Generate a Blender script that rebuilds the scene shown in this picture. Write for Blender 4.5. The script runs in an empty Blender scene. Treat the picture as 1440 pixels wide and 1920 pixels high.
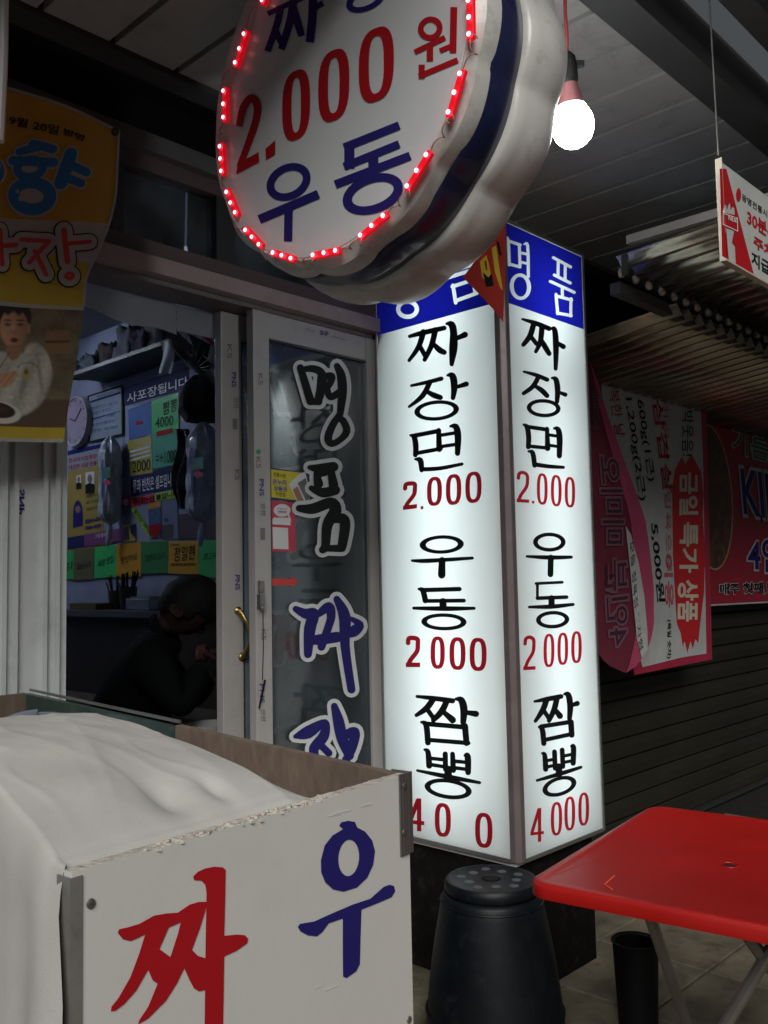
import bpy, bmesh, math, random
from mathutils import Vector, Matrix
from mathutils import noise
from mathutils.geometry import delaunay_2d_cdt
random.seed(4)
R = math.radians
S = bpy.context.scene
COL = S.collection
# ------------------------------------------------------------ camera, world, exposure
F = 1720.0
CAM = Vector((0, 0, 1.35))
YAW = R(43.5); PITCH = math.atan(132 / F); ROLL = R(1.15)
fh = Vector((math.cos(YAW), math.sin(YAW), 0)); rt = Vector((math.sin(YAW), -math.cos(YAW), 0)); up = Vector((0, 0, 1))
fw = fh * math.cos(PITCH) + up * math.sin(PITCH); u0 = up * math.cos(PITCH) - fh * math.sin(PITCH)
cr = rt * math.cos(ROLL) - u0 * math.sin(ROLL); cu = u0 * math.cos(ROLL) + rt * math.sin(ROLL)
cam = bpy.data.cameras.new('camera'); co = bpy.data.objects.new('camera', cam); COL.objects.link(co)
cam.sensor_fit = 'VERTICAL'; cam.sensor_height = 36; cam.lens = 36 * F / 1920; cam.clip_start = .02; cam.clip_end = 400
m = Matrix((cr, cu, -fw)).transposed().to_4x4(); m.translation = CAM; co.matrix_world = m
S.camera = co
S.render.resolution_x = 768; S.render.resolution_y = 1024
S.view_settings.view_transform = 'Standard'; S.view_settings.look = 'None'
S.view_settings.exposure = 0; S.view_settings.gamma = 1; S.view_settings.use_curve_mapping = False
w = bpy.data.worlds.new('World'); S.world = w; w.use_nodes = True
bg = w.node_tree.nodes['Background']; bg.inputs[0].default_value = (.86, .93, 1, 1); bg.inputs[1].default_value = .075
sun = bpy.data.lights.new('night_glow', 'SUN'); sun.energy = 2.75; sun.angle = R(34); sun.color = (1, .97, .92)
so = bpy.data.objects.new('night_glow', sun); COL.objects.link(so)
so.rotation_euler = Vector((.60, .56, -.57)).to_track_quat('-Z', 'Y').to_euler()
S.cycles.max_bounces = 8; S.cycles.transparent_max_bounces = 12
S.cycles.caustics_reflective = False; S.cycles.caustics_refractive = False
S.cycles.sample_clamp_indirect = 6
S.cycles.use_denoising = True

# ------------------------------------------------------------ geometry helpers
def ray(x, y): return fw + cr * ((x - 720) / F) + cu * ((960 - y) / F)
def P(x, y, ax, v):
    d = ray(x, y); i = 'XYZ'.index(ax); return CAM + d * ((v - CAM[i]) / d[i])
def D(x, y, d): return CAM + ray(x, y) * d
def to_px(p):
    q = Vector(p)-CAM; d = q.dot(fw); return (720+F*q.dot(cr)/d, 960-F*q.dot(cu)/d)
def crop(ox, oy, s): return lambda x, y: (ox + x / s, oy + y / s)

class MB:
    def __init__(s): s.v = []; s.f = []; s.mi = []; s.m = 0; s.sm = []
    def add(s, vs, fs, smooth=False):
        b = len(s.v); s.v += [Vector(q) for q in vs]
        for f in fs: s.f.append([i + b for i in f]); s.mi.append(s.m); s.sm.append(smooth)
        return s
    def box(s, a, b, bev=0):
        x0, y0, z0 = [min(a[i], b[i]) for i in range(3)]; x1, y1, z1 = [max(a[i], b[i]) for i in range(3)]
        return s.add([(x0,y0,z0),(x1,y0,z0),(x1,y1,z0),(x0,y1,z0),(x0,y0,z1),(x1,y0,z1),(x1,y1,z1),(x0,y1,z1)],
              [(0,3,2,1),(4,5,6,7),(0,1,5,4),(1,2,6,5),(2,3,7,6),(3,0,4,7)])
    def obox(s, c, ex, ey, ez):      # oriented box, half vectors
        c, ex, ey, ez = map(Vector, (c, ex, ey, ez))
        vs = [c + ex*a + ey*b + ez*d for d in (-1,1) for a, b in ((-1,-1),(1,-1),(1,1),(-1,1))]
        return s.add(vs, [(0,3,2,1),(4,5,6,7),(0,1,5,4),(1,2,6,5),(2,3,7,6),(3,0,4,7)])
    def prism(s, pts, off):          # polygon extruded by off
        n = len(pts); off = Vector(off); pts = [Vector(p) for p in pts]
        return s.add(pts + [p + off for p in pts], [tuple(range(n)), tuple(range(2*n-1, n-1, -1))] + [(i, n+i, n+(i+1) % n, (i+1) % n) for i in range(n)])
    def tube(s, path, r, n=8, closed=False):
        path = [Vector(p) for p in path]; N = len(path); rs = r if isinstance(r, (list, tuple)) else [r]*N
        vs = []; prev = None
        for i, p in enumerate(path):
            t = (path[min(i+1, N-1)] - path[max(i-1, 0)]).normalized()
            a = t.orthogonal().normalized() if prev is None else (prev - t*prev.dot(t)).normalized()
            prev = a; b = t.cross(a)
            for k in range(n):
                q = 2*math.pi*k/n; vs.append(p + (a*math.cos(q) + b*math.sin(q))*rs[i])
        fs = [(i*n+k, i*n+(k+1) % n, (i+1)*n+(k+1) % n, (i+1)*n+k) for i in range(N-1) for k in range(n)]
        fs += [tuple(range(n-1, -1, -1)), tuple(range((N-1)*n, N*n))]
        return s.add(vs, fs, True)
    def lathe(s, c, ax, prof, n=32, rf=None, caps=True):   # prof: (dist along ax, radius)
        c = Vector(c); ax = Vector(ax).normalized(); a = ax.orthogonal().normalized(); b = ax.cross(a)
        vs = []
        for j, (h, r) in enumerate(prof):
            for k in range(n):
                q = 2*math.pi*k/n; rr = r + (rf(q, h, r) if rf else 0)
                vs.append(c + ax*h + (a*math.cos(q) + b*math.sin(q))*rr)
        M = len(prof)
        fs = [(i*n+k, i*n+(k+1) % n, (i+1)*n+(k+1) % n, (i+1)*n+k) for i in range(M-1) for k in range(n)]
        if caps: fs += [tuple(range(n-1, -1, -1)), tuple(range((M-1)*n, M*n))]
        return s.add(vs, fs, True)
    def grid(s, fn, nu, nv):
        vs = [fn(i/nu, j/nv) for j in range(nv+1) for i in range(nu+1)]
        return s.add(vs, [(j*(nu+1)+i, j*(nu+1)+i+1, (j+1)*(nu+1)+i+1, (j+1)*(nu+1)+i) for j in range(nv) for i in range(nu)], True)

BASE = {}
def obj(name, mb, mats, parent=None, label=None, cat=None, group=None, kind=None, sharp=35):
    if not isinstance(mats, (list, tuple)): mats = [mats]
    if parent is not None: L = BASE[parent.name]
    elif kind == 'structure' or not mb.v: L = Vector((0, 0, 0))
    else:
        xs = [[p[i] for p in mb.v] for i in range(3)]
        L = Vector(((min(xs[0])+max(xs[0]))/2, (min(xs[1])+max(xs[1]))/2, min(xs[2])))
    me = bpy.data.meshes.new(name); me.from_pydata([p - L for p in mb.v], [], mb.f)
    for mt in mats: me.materials.append(mt)
    me.polygons.foreach_set('material_index', mb.mi); me.polygons.foreach_set('use_smooth', mb.sm)
    me.validate(); me.update()
    bm = bmesh.new(); bm.from_mesh(me); bmesh.ops.recalc_face_normals(bm, faces=bm.faces)
    for e in bm.edges:
        if len(e.link_faces) == 2 and e.calc_face_angle(0) > R(sharp): e.smooth = False
    bm.to_mesh(me); bm.free()
    o = bpy.data.objects.new(name, me); COL.objects.link(o)
    if parent is not None: o.parent = parent
    else: o.location = L
    BASE[o.name] = L
    return tag(o, label, cat, group, kind)
def tag(o, label=None, cat=None, group=None, kind=None):
    for k, v in (('label', label), ('category', cat), ('group', group), ('kind', kind)):
        if v: o[k] = v
    return o
def thing(name, loc, label, cat, group=None):
    o = bpy.data.objects.new(name, None); COL.objects.link(o); o.location = loc; o.empty_display_size = .1
    BASE[o.name] = Vector(loc); return tag(o, label, cat, group)
def bevel(o, w=.004, seg=2):
    b = o.modifiers.new('bevel', 'BEVEL'); b.width = w; b.segments = seg; b.limit_method = 'ANGLE'; b.angle_limit = R(40); return o

# ------------------------------------------------------------ materials
MATS = {}
def mat(name, c, rough=.6, metal=0, var=.12, scale=8, bump=.15, bscale=60, dirt=0, dcol=(.05,.045,.04), spec=.5, stretch=None, trans=0, coat=0):
    if name in MATS: return MATS[name]
    m = bpy.data.materials.new(name); m.use_nodes = True; nt = m.node_tree; N = nt.nodes; L = nt.links
    p = N['Principled BSDF']; p.inputs['Roughness'].default_value = rough; p.inputs['Metallic'].default_value = metal
    p.inputs['Specular IOR Level'].default_value = spec; p.inputs['Coat Weight'].default_value = coat
    tc = N.new('ShaderNodeTexCoord'); src = tc.outputs['Object']
    if stretch:
        mp = N.new('ShaderNodeMapping'); mp.inputs['Scale'].default_value = stretch; L.new(src, mp.inputs[0]); src = mp.outputs[0]
    n1 = N.new('ShaderNodeTexNoise'); n1.inputs['Scale'].default_value = scale; n1.inputs['Detail'].default_value = 6; n1.inputs['Roughness'].default_value = .6
    L.new(src, n1.inputs['Vector'])
    r = N.new('ShaderNodeValToRGB'); r.color_ramp.elements[0].position = .3; r.color_ramp.elements[1].position = .72
    r.color_ramp.elements[0].color = (*[x*(1-var) for x in c], 1); r.color_ramp.elements[1].color = (*[min(1, x*(1+var*.6)) for x in c], 1)
    L.new(n1.outputs['Fac'], r.inputs[0]); out = r.outputs[0]
    if dirt:
        n2 = N.new('ShaderNodeTexNoise'); n2.inputs['Scale'].default_value = scale*2.3; n2.inputs['Detail'].default_value = 9; n2.inputs['Roughness'].default_value = .75
        L.new(src, n2.inputs['Vector'])
        r2 = N.new('ShaderNodeValToRGB'); r2.color_ramp.elements[0].position = .52; r2.color_ramp.elements[0].color = (0,0,0,1); r2.color_ramp.elements[1].position = .75; r2.color_ramp.elements[1].color = (dirt,dirt,dirt,1)
        L.new(n2.outputs['Fac'], r2.inputs[0])
        mx = N.new('ShaderNodeMixRGB'); L.new(r2.outputs[0], mx.inputs[0]); L.new(out, mx.inputs[1]); mx.inputs[2].default_value = (*dcol, 1); out = mx.outputs[0]
    L.new(out, p.inputs['Base Color'])
    mr = N.new('ShaderNodeMapRange'); mr.inputs[3].default_value = max(.02, rough-.08); mr.inputs[4].default_value = min(1, rough+.12)
    L.new(n1.outputs['Fac'], mr.inputs[0]); L.new(mr.outputs[0], p.inputs['Roughness'])
    if bump:
        n3 = N.new('ShaderNodeTexNoise'); n3.inputs['Scale'].default_value = bscale; n3.inputs['Detail'].default_value = 4
        L.new(src, n3.inputs['Vector']); b = N.new('ShaderNodeBump'); b.inputs['Strength'].default_value = bump; b.inputs['Distance'].default_value = .004
        L.new(n3.outputs['Fac'], b.inputs['Height']); L.new(b.outputs[0], p.inputs['Normal'])
    if trans:
        t = N.new('ShaderNodeBsdfTranslucent'); L.new(out, t.inputs[0]); ms = N.new('ShaderNodeMixShader'); ms.inputs[0].default_value = trans
        L.new(p.outputs[0], ms.inputs[1]); L.new(t.outputs[0], ms.inputs[2]); L.new(ms.outputs[0], N['Material Output'].inputs[0])
    MATS[name] = m; return m
def emis(name, c, s):
    m = bpy.data.materials.new(name); m.use_nodes = True; N = m.node_tree.nodes; p = N['Principled BSDF']
    p.inputs['Base Color'].default_value = (*c, 1); p.inputs['Emission Color'].default_value = (*c, 1); p.inputs['Emission Strength'].default_value = s
    return m
def glassy(name, c, alpha, rough=.04, lo=0):       # thin pane: part mirror, part see-through
    m = bpy.data.materials.new(name); m.use_nodes = True; nt = m.node_tree; N = nt.nodes; L = nt.links
    N.remove(N['Principled BSDF'])
    g = N.new('ShaderNodeBsdfGlossy'); g.inputs['Roughness'].default_value = rough
    t = N.new('ShaderNodeBsdfTransparent'); t.inputs[0].default_value = (*c, 1)
    d = N.new('ShaderNodeBsdfDiffuse'); d.inputs[0].default_value = (.42, .54, .62, 1)
    fr = N.new('ShaderNodeFresnel'); fr.inputs[0].default_value = 1.5
    tc = N.new('ShaderNodeTexCoord'); n = N.new('ShaderNodeTexNoise'); n.inputs['Scale'].default_value = 5; n.inputs['Detail'].default_value = 8
    L.new(tc.outputs['Object'], n.inputs[0]); mr = N.new('ShaderNodeMapRange'); mr.inputs[1].default_value = .35; mr.inputs[2].default_value = .8
    mr.inputs[3].default_value = lo; mr.inputs[4].default_value = alpha; L.new(n.outputs[0], mr.inputs[0])
    a = N.new('ShaderNodeMixShader'); L.new(mr.outputs[0], a.inputs[0]); L.new(t.outputs[0], a.inputs[1]); L.new(d.outputs[0], a.inputs[2])
    b = N.new('ShaderNodeMixShader'); L.new(fr.outputs[0], b.inputs[0]); L.new(a.outputs[0], b.inputs[1]); L.new(g.outputs[0], b.inputs[2])
    L.new(b.outputs[0], N['Material Output'].inputs[0]); return m
def film(name, c, gl=.12, rough=.3):        # lit acrylic: light from the tubes behind comes through it
    m = bpy.data.materials.new(name); m.use_nodes = True; nt = m.node_tree; N = nt.nodes; L = nt.links
    N.remove(N['Principled BSDF'])
    t = N.new('ShaderNodeBsdfTranslucent'); d = N.new('ShaderNodeBsdfDiffuse'); g = N.new('ShaderNodeBsdfGlossy'); g.inputs['Roughness'].default_value = rough
    t.inputs[0].default_value = (*c, 1); d.inputs[0].default_value = (*c, 1)
    a = N.new('ShaderNodeMixShader'); a.inputs[0].default_value = .3; L.new(t.outputs[0], a.inputs[1]); L.new(d.outputs[0], a.inputs[2])
    fr = N.new('ShaderNodeFresnel'); fr.inputs[0].default_value = 1.4
    b = N.new('ShaderNodeMixShader'); L.new(fr.outputs[0], b.inputs[0]); L.new(a.outputs[0], b.inputs[1]); L.new(g.outputs[0], b.inputs[2])
    L.new(b.outputs[0], N['Material Output'].inputs[0]); return m

M_ceil = mat('ceiling_paint', (.44,.43,.41), .55, var=.15, scale=3, dirt=.4)
M_ceil2 = mat('ceiling_trim', (.06,.06,.06), .5, dirt=.4)
M_black = mat('plain_black', (.006,.006,.007), .6, spec=.25)
M_dark = mat('dark_metal', (.05,.05,.05), .45, .4, dirt=.3)
M_panel = mat('ribbed_panel_paint', (.62,.66,.66), .4, var=.1, scale=3, dirt=.4, dcol=(.28,.28,.27), bump=.05)
M_pvc = mat('white_door_frame', (.46,.44,.43), .35, var=.08, scale=3, dirt=.45, dcol=(.25,.21,.2), bump=.05)
M_pvc2 = mat('grey_door_track', (.17,.15,.15), .5, dirt=.5)
M_brown = mat('brown_beam', (.11,.075,.07), .5, dirt=.4)
M_glass = glassy('clear_glass', (.92,.97,.97), .20, lo=.06); M_glass2 = glassy('reflection_haze_glass', (.80,.88,.92), .50, lo=.26)  # bluish haze mixed into the door panes stands in for reflections
M_dglass = glassy('dusty_glass', (.35,.36,.38), .22, .12)
M_alu = mat('brushed_metal', (.42,.42,.41), .35, .9, stretch=(1,1,14), dirt=.3)
M_steel = mat('steel', (.35,.34,.33), .35, .9, dirt=.4)
M_brass = mat('aged_brass', (.36,.24,.09), .3, .95, dirt=.35)
M_red = mat('red_plastic', (.38,.009,.007), .38, var=.12, scale=5, bump=.05, spec=.4, dirt=.12, dcol=(.22,.02,.015))
M_stool = mat('navy_plastic', (.003,.005,.008), .45, spec=.3, var=.2, bump=.1, dirt=.15, dcol=(.08,.09,.1))
M_cloth = mat('cotton_sheet', (.54,.53,.51), .95, var=.16, scale=3.5, bump=.12, bscale=420, dirt=.35, dcol=(.38,.34,.30))
M_ply = mat('worn_plywood', (.17,.125,.095), .85, var=.35, scale=22, bump=.5, dirt=.6, dcol=(.12,.09,.07), stretch=(1,1,.5))
M_board = mat('white_laminate', (.65,.64,.61), .42, var=.05, scale=2, dirt=.18, dcol=(.42,.39,.35), bump=.06)
M_edge = mat('chipped_board_edge', (.60,.56,.50), .95, var=.4, scale=40, bump=1, bscale=120, dirt=.6, dcol=(.2,.15,.11))
M_green = mat('dark_green_board', (.035,.07,.06), .3, var=.4, scale=9, dirt=.3, dcol=(.2,.24,.23))
M_ink = mat('black_vinyl', (.008,.010,.010), .6, spec=.15, bump=0)
M_navy = mat('navy_vinyl', (.022,.018,.16), .6, spec=.15, bump=0, var=.08)
M_crim = mat('red_vinyl', (.42,.010,.016), .6, spec=.15, bump=0, var=.08)
M_whitev = mat('white_vinyl', (.78,.80,.80), .45, bump=0, var=.04)
M_signw = mat('white_sign_face', (.70,.73,.75), .35, var=.05, scale=3, bump=.02, dirt=.12, dcol=(.35,.33,.3))
M_signb = mat('aged_white_plastic', (.72,.71,.68), .30, var=.16, scale=4, bump=.05, dirt=.6, dcol=(.24,.19,.14), coat=.2)
M_signn = mat('navy_plastic_band', (.010,.014,.065), .30, var=.2, bump=.03, coat=.6, dirt=.15, dcol=(.1,.1,.12))

# ------------------------------------------------------------ lettering helpers
def poly_mesh(polys, holes, to3d):
    """union of polygons (photo coordinates) minus holes, one clean sheet"""
    vs = []; fs = []
    for p in list(polys) + list(holes):
        a = sum(p[i][0]*p[(i+1) % len(p)][1] - p[(i+1) % len(p)][0]*p[i][1] for i in range(len(p)))
        if a < 0: p = p[::-1]
        fs.append(list(range(len(vs), len(vs)+len(p)))); vs += [Vector((q[0], q[1])) for q in p]
    nh = len(polys)
    ov, oe, of, a, b, c = delaunay_2d_cdt(vs, [], fs, 1, 1e-4)
    mb = MB(); keep = [f for f, src in zip(of, c) if src and not any(s >= nh for s in src)]
    return mb.add([to3d(q.x, q.y) for q in ov], keep)
def circ(x, y, r, n=14, ry=None, rot=0):
    ry = ry or r; c, s = math.cos(R(rot)), math.sin(R(rot)); o = []
    for k in range(n):
        a = 2*math.pi*k/n; u, v = r*math.cos(a), ry*math.sin(a); o.append((x+u*c-v*s, y+u*s+v*c))
    return o
def stroke(pts, w=None, flat=False, smooth=True):
    p = [(q[0], q[1], q[2] if len(q) > 2 else w) for q in pts]
    if smooth and len(p) > 2:
        o = []
        for i in range(len(p)-1):
            a, b, c, d = p[max(i-1, 0)], p[i], p[i+1], p[min(i+2, len(p)-1)]
            for k in range(4):
                t = k/4; o.append(tuple(.5*((2*b[j]) + (c[j]-a[j])*t + (2*a[j]-5*b[j]+4*c[j]-d[j])*t*t + (3*b[j]-a[j]-3*c[j]+d[j])*t**3) for j in range(3)))
        p = o + [p[-1]]
    out = []
    for i in range(len(p)):
        if not (flat and i in (0, len(p)-1)): out.append(circ(p[i][0], p[i][1], p[i][2]/2, 12))
        if i:
            a, b = p[i-1], p[i]; dx, dy = b[0]-a[0], b[1]-a[1]; l = math.hypot(dx, dy) or 1; nx, ny = -dy/l, dx/l
            out.append([(a[0]+nx*a[2]/2, a[1]+ny*a[2]/2), (b[0]+nx*b[2]/2, b[1]+ny*b[2]/2), (b[0]-nx*b[2]/2, b[1]-ny*b[2]/2), (a[0]-nx*a[2]/2, a[1]-ny*a[2]/2)])
    return out
def ring(cx, cy, rx, ry, w, rot=0, wy=None, n=30, sq=2.0):
    """ring as quads; w = side thickness, wy = top/bottom thickness"""
    wy = wy or w; c, s = math.cos(R(rot)), math.sin(R(rot))
    def pt(a, ex, ey):
        ca, sa = math.cos(a), math.sin(a); u = ex*abs(ca)**(2/sq)*(1 if ca >= 0 else -1); v = ey*abs(sa)**(2/sq)*(1 if sa >= 0 else -1)
        return (cx+u*c-v*s, cy+u*s+v*c)
    out = []
    for k in range(n):
        a, b = 2*math.pi*k/n, 2*math.pi*(k+1)/n
        out.append([pt(a, rx+w/2, ry+wy/2), pt(b, rx+w/2, ry+wy/2), pt(b, rx-w/2, ry-wy/2), pt(a, rx-w/2, ry-wy/2)])
    return out
def shear(polys, cx, k): return [[(x, y+(x-cx)*k) for x, y in p] for p in polys]
def zero(x0, y0, x1, y1, w, k=0):
    return shear(ring((x0+x1)/2, (y0+y1)/2, (x1-x0-w)/2, (y1-y0-w)/2, w, sq=2.7, wy=w*.8), (x0+x1)/2, k)
def two(x0, y0, x1, y1, w, k=0):
    W, H = x1-x0, y1-y0; h = w/2
    p = [(x0+h, y0+H*.27), (x0+W*.2, y0+H*.10), (x0+W*.5, y0+h), (x0+W*.82, y0+H*.12), (x1-h, y0+H*.28), (x0+W*.78, y0+H*.5), (x0+W*.35, y0+H*.76), (x0+h*1.1, y1-h)]
    return shear(stroke(p, w, flat=True) + stroke([(x0, y1-h), (x1, y1-h)], w, flat=True), (x0+x1)/2, k)
def four(x0, y0, x1, y1, w, k=0):
    W, H = x1-x0, y1-y0; xv = x0+W*.68
    return shear(stroke([(xv, y0), (xv, y1)], w, flat=True) + stroke([(xv-w*.2, y0+w*.3), (x0+w*.4, y0+H*.72)], w, flat=True) + stroke([(x0, y0+H*.74), (x1, y0+H*.74)], w*.9, flat=True), (x0+x1)/2, k)
def letters(name, polys, cf, to3d, mt, parent, holes=(), label=None):
    pp = [[cf(*q) for q in p] for p in polys]; hh = [[cf(*q) for q in p] for p in holes]
    return obj(name, poly_mesh(pp, hh, to3d), mt, parent, label)
def on(ax, v): return lambda x, y: P(x, y, ax, v)
def text_mesh(txt, bold=0.0):
    c = bpy.data.curves.new('t', 'FONT'); c.body = txt; c.offset = bold; c.resolution_u = 3
    o = bpy.data.objects.new('t', c); COL.objects.link(o); bpy.context.view_layer.update()
    me = bpy.data.meshes.new_from_object(o.evaluated_get(bpy.context.evaluated_depsgraph_get()))
    v = [q.co.copy() for q in me.vertices]; f = [list(p.vertices) for p in me.polygons]
    bpy.data.objects.remove(o); bpy.data.curves.remove(c); bpy.data.meshes.remove(me)
    return v, f
def text(name, txt, bl, br, tl, to3d, mt, parent, bold=0, grow=0, cut=None, label=None):
    """writing fitted to a parallelogram given in photo coordinates, on the surface to3d"""
    v, f = text_mesh(txt, 0.0 if not bold else bold)
    if not v: return None
    vb = v if not grow else text_mesh(txt, 0)[0]
    x0, x1 = min(q.x for q in vb), max(q.x for q in vb); y0, y1 = min(q.y for q in vb), max(q.y for q in vb)
    if grow: v, f = text_mesh(txt, bold+grow)
    mb = MB(); pts = []
    for q in v:
        s, t = (q.x-x0)/(x1-x0), (q.y-y0)/(y1-y0)
        pts.append(to3d(bl[0]+(br[0]-bl[0])*s+(tl[0]-bl[0])*t, bl[1]+(br[1]-bl[1])*s+(tl[1]-bl[1])*t))
    mb.add(pts, f); return obj(name, mb, mt, parent, label)
def sheet(name, pts, ax, v, th, mt, parent=None, **k):
    """polygon traced in photo coordinates, given thickness th away from the viewer"""
    off = Vector((0, 0, 0)); off['XYZ'.index(ax)] = th
    mb = MB().prism([P(x, y, ax, v) for x, y in pts], off); return obj(name, mb, mt, parent, **k)

# ------------------------------------------------------------ ground and tiles
M_ground = mat('dark_ground', (.008,.008,.007), .8, dirt=.5)
M_tile = mat('worn_paving', (.20,.175,.125), .5, var=.45, scale=5, bump=.5, bscale=40, dirt=.95, dcol=(.05,.045,.035))
gr = obj('ground', MB().box((-40,-40,-.3), (60,60,-.02)), M_ground, kind='structure')
ts = .42
for i in range(-1, 12):
    for j in range(-1, 7):
        x, y = i*ts+.16, j*ts-.22
        if y + ts > 2.45: continue
        t = MB(); g = .004; h = random.uniform(-.002, .002)
        t.box((x+g, y+g, -.02), (x+ts-g, y+ts-g, h)); bevel(obj('paving_tile', t, M_tile, gr), .003, 1)

# ------------------------------------------------------------ ceiling above the shop front
ceil = obj('ceiling', MB().box((-1.6, 1.02, 2.862), (8.4, 2.62, 2.9)), M_dark, kind='structure')
sw = .2
for i in range(-5, 28):
    x = i*sw + .02
    obj('ceiling_slat', MB().prism([(x+.006, 1.10, 2.80), (x+sw-.012, 1.10, 2.80), (x+sw-.012, 1.10, 2.812), (x+sw-.002, 1.10, 2.83), (x+sw-.002, 1.10, 2.858), (x+.006, 1.10, 2.858)], (0, 1.02, 0)), M_ceil, ceil)
obj('ceiling_trim', MB().box((-1.2, 2.125, 2.785), (5.6, 2.2, 2.858)), M_ceil2, ceil)
# beams of the covered lane at the eaves
beams = thing('eaves_beam', (2, .8, 2.6), 'painted grey steel eaves beams running above the street edge', 'beam')
obj('gutter', MB().box((-1.2, 1.0, 2.74), (7, 1.095, 2.858)), M_ceil2, beams)
obj('rail', MB().box((-1.2, .86, 2.86), (7, .93, 2.96)), M_ceil2, beams)
obj('channel', MB().box((-1.2, .66, 2.98), (7, .74, 3.10)), M_dark, beams)
obj('rail', MB().box((-1.2, .44, 3.1), (7, .56, 3.22)), M_ceil2, beams)


# ------------------------------------------------------------ shop front
YF = 2.36
shop = thing('shop_front', (1.6, YF, 0), 'noodle shop front with shadow gap coloured black, dark transom window and sliding door opening', 'shop')
def fz(x, y, Y=YF): return P(x, y, 'Y', Y).z
obj('shadow_gap_board', MB().box((-1.5, 2.47, 2.70), (2.6, 2.5, 2.86)), M_black, shop)  # coloured black to stand in for the shadow gap under the ceiling
obj('upper_beam', MB().box((-1.5, 2.34, 2.665), (2.52, 2.47, 2.72)), mat('dark_beam', (.12,.115,.11), .5, dirt=.4), shop)
obj('transom_frame', MB().box((-1.5, 2.37, 2.615), (2.52, 2.42, 2.664)).box((-1.5, 2.36, 2.34), (2.52, 2.42, 2.395)), M_brown, shop)
for x0, x1 in ((1.36, 1.40), (1.735, 1.81), (2.40, 2.46)):
    obj('transom_mullion', MB().box((x0, 2.368, 2.396), (x1, 2.42, 2.614)), M_dark if x0 < 1.8 else M_brown, shop)
obj('transom_pane', MB().box((-1.5, 2.395, 2.396), (2.46, 2.40, 2.614)), M_dglass, shop)
obj('header_beam', MB().box((-1.5, 2.33, 2.287), (2.455, 2.45, 2.338)), mat('led_tinted_header', (.36,.28,.27), .45, dirt=.5, dcol=(.15,.12,.11)), shop)  # reddish tone puts the LED light on the beam into its colour
obj('door_track', MB().box((-1.5, 2.372, 2.270), (2.455, 2.5, 2.285)), M_pvc2, shop)
obj('door_jamb', MB().box((2.474, 2.38, 0), (2.62, 2.46, 2.86)), M_dark, shop)
obj('sill', MB().box((-1.5, 2.33, 0), (2.455, 2.5, .05)), M_alu, shop)
# dusty plastic flap hanging inside the opening
flap = obj('plastic_strip_valance', MB().grid(lambda u, v: Vector((1.27+.40*u, 2.50, 2.268-.075*v - .03*u*v + .008*math.sin(9*u)*v)), 16, 3).grid(lambda u, v: Vector((1.675+.22*u, 2.505, 2.268-.085*v)), 6, 3),
    mat('milky_plastic', (.30,.31,.33), .3, trans=.3), label='milky plastic valance hanging under the door track', cat='valance')
# glowing strip added in place of the reflected streak in the transom
tl = thing('transom_streak', P(349, 470, 'Y', 2.46), 'slim glowing strip added for the reflected streak in the dark transom window', 'lamp')
obj('tube', MB().tube([P(351, 300, 'Y', 2.46), P(348, 462, 'Y', 2.46)], .0035), emis('streak_glow', (.6,.68,1), .55), tl)
obj('streak_end', MB().tube([P(348, 463, 'Y', 2.46), P(350, 484, 'Y', 2.46)], .0055), emis('cool_light', (.85,.9,1), 2.2), tl)

# ------------------------------------------------------------ left fixed panels
pl = thing('wall_panel', (1.1, 2.37, 0), 'white ribbed metal wall panel left of the open door', 'panel')
obj('panel_sheet', MB().box((-.6, 2.36, .05), (1.222, 2.40, 2.268)), M_panel, pl)
for x in (1.19, 1.155, 1.075, 1.045, .95):
    obj('rib', MB().box((x-.006, 2.345, .05), (x+.006, 2.359, 2.268)), M_panel, pl)
tag(obj('maker_mark', MB(), M_navy), None) if False else None
text('print', 'SNP', (46, 918), (46, 965), (34, 918), on('Y', 2.357), M_navy, pl, bold=.02)

# ------------------------------------------------------------ sliding sashes
def sash(name, x0, x1, y, label, gl, wst=.065):
    t = thing(name, ((x0+x1)/2, y, .05), label, 'door')
    for a, b in ((x0, x0+wst), (x1-wst*.8, x1)):
        bevel(obj('stile', MB().box((a, y-.018, .05), (b, y+.018, 2.268)), M_pvc, t), .003)
    bevel(obj('top_rail', MB().box((x0+wst, y-.016, 2.180), (x1-wst*.8, y+.016, 2.268)), M_pvc, t), .003)
    obj('bottom_rail', MB().box((x0+wst, y-.016, .05), (x1-wst*.8, y+.016, .4)), M_pvc, t)
    obj('glass', MB().box((x0+wst, y-.003, .4), (x1-wst*.8, y+.003, 2.180)), gl, t)
    obj('gasket', MB().box((x0+wst, y-.014, .4), (x0+wst+.006, y-.004, 2.180)).box((x0+wst+.007, y-.014, 2.173), (x1-wst*.8, y-.004, 2.179)), M_dark, t)
    return t
s1 = sash('sliding_door', 1.880, 2.470, 2.385, 'outer sliding door covered with large brush lettering beside the glowing pillar sign', M_glass, .068)
s2 = sash('sliding_door', 1.815, 2.37, 2.475, 'inner sliding door with brass pull handle, mostly behind the lettered outer door', M_glass2, .085)
YG = 2.377
GF = crop(440, 560, 2.1833); GG = crop(400, 560, 4.235)
def gg(l): return [tuple(GG(q[0], q[1])) + (q[2]/4.235,) for q in l]
def gf(l): return [tuple(GF(q[0], q[1])) + (q[2]/2.1833,) for q in l]
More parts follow.
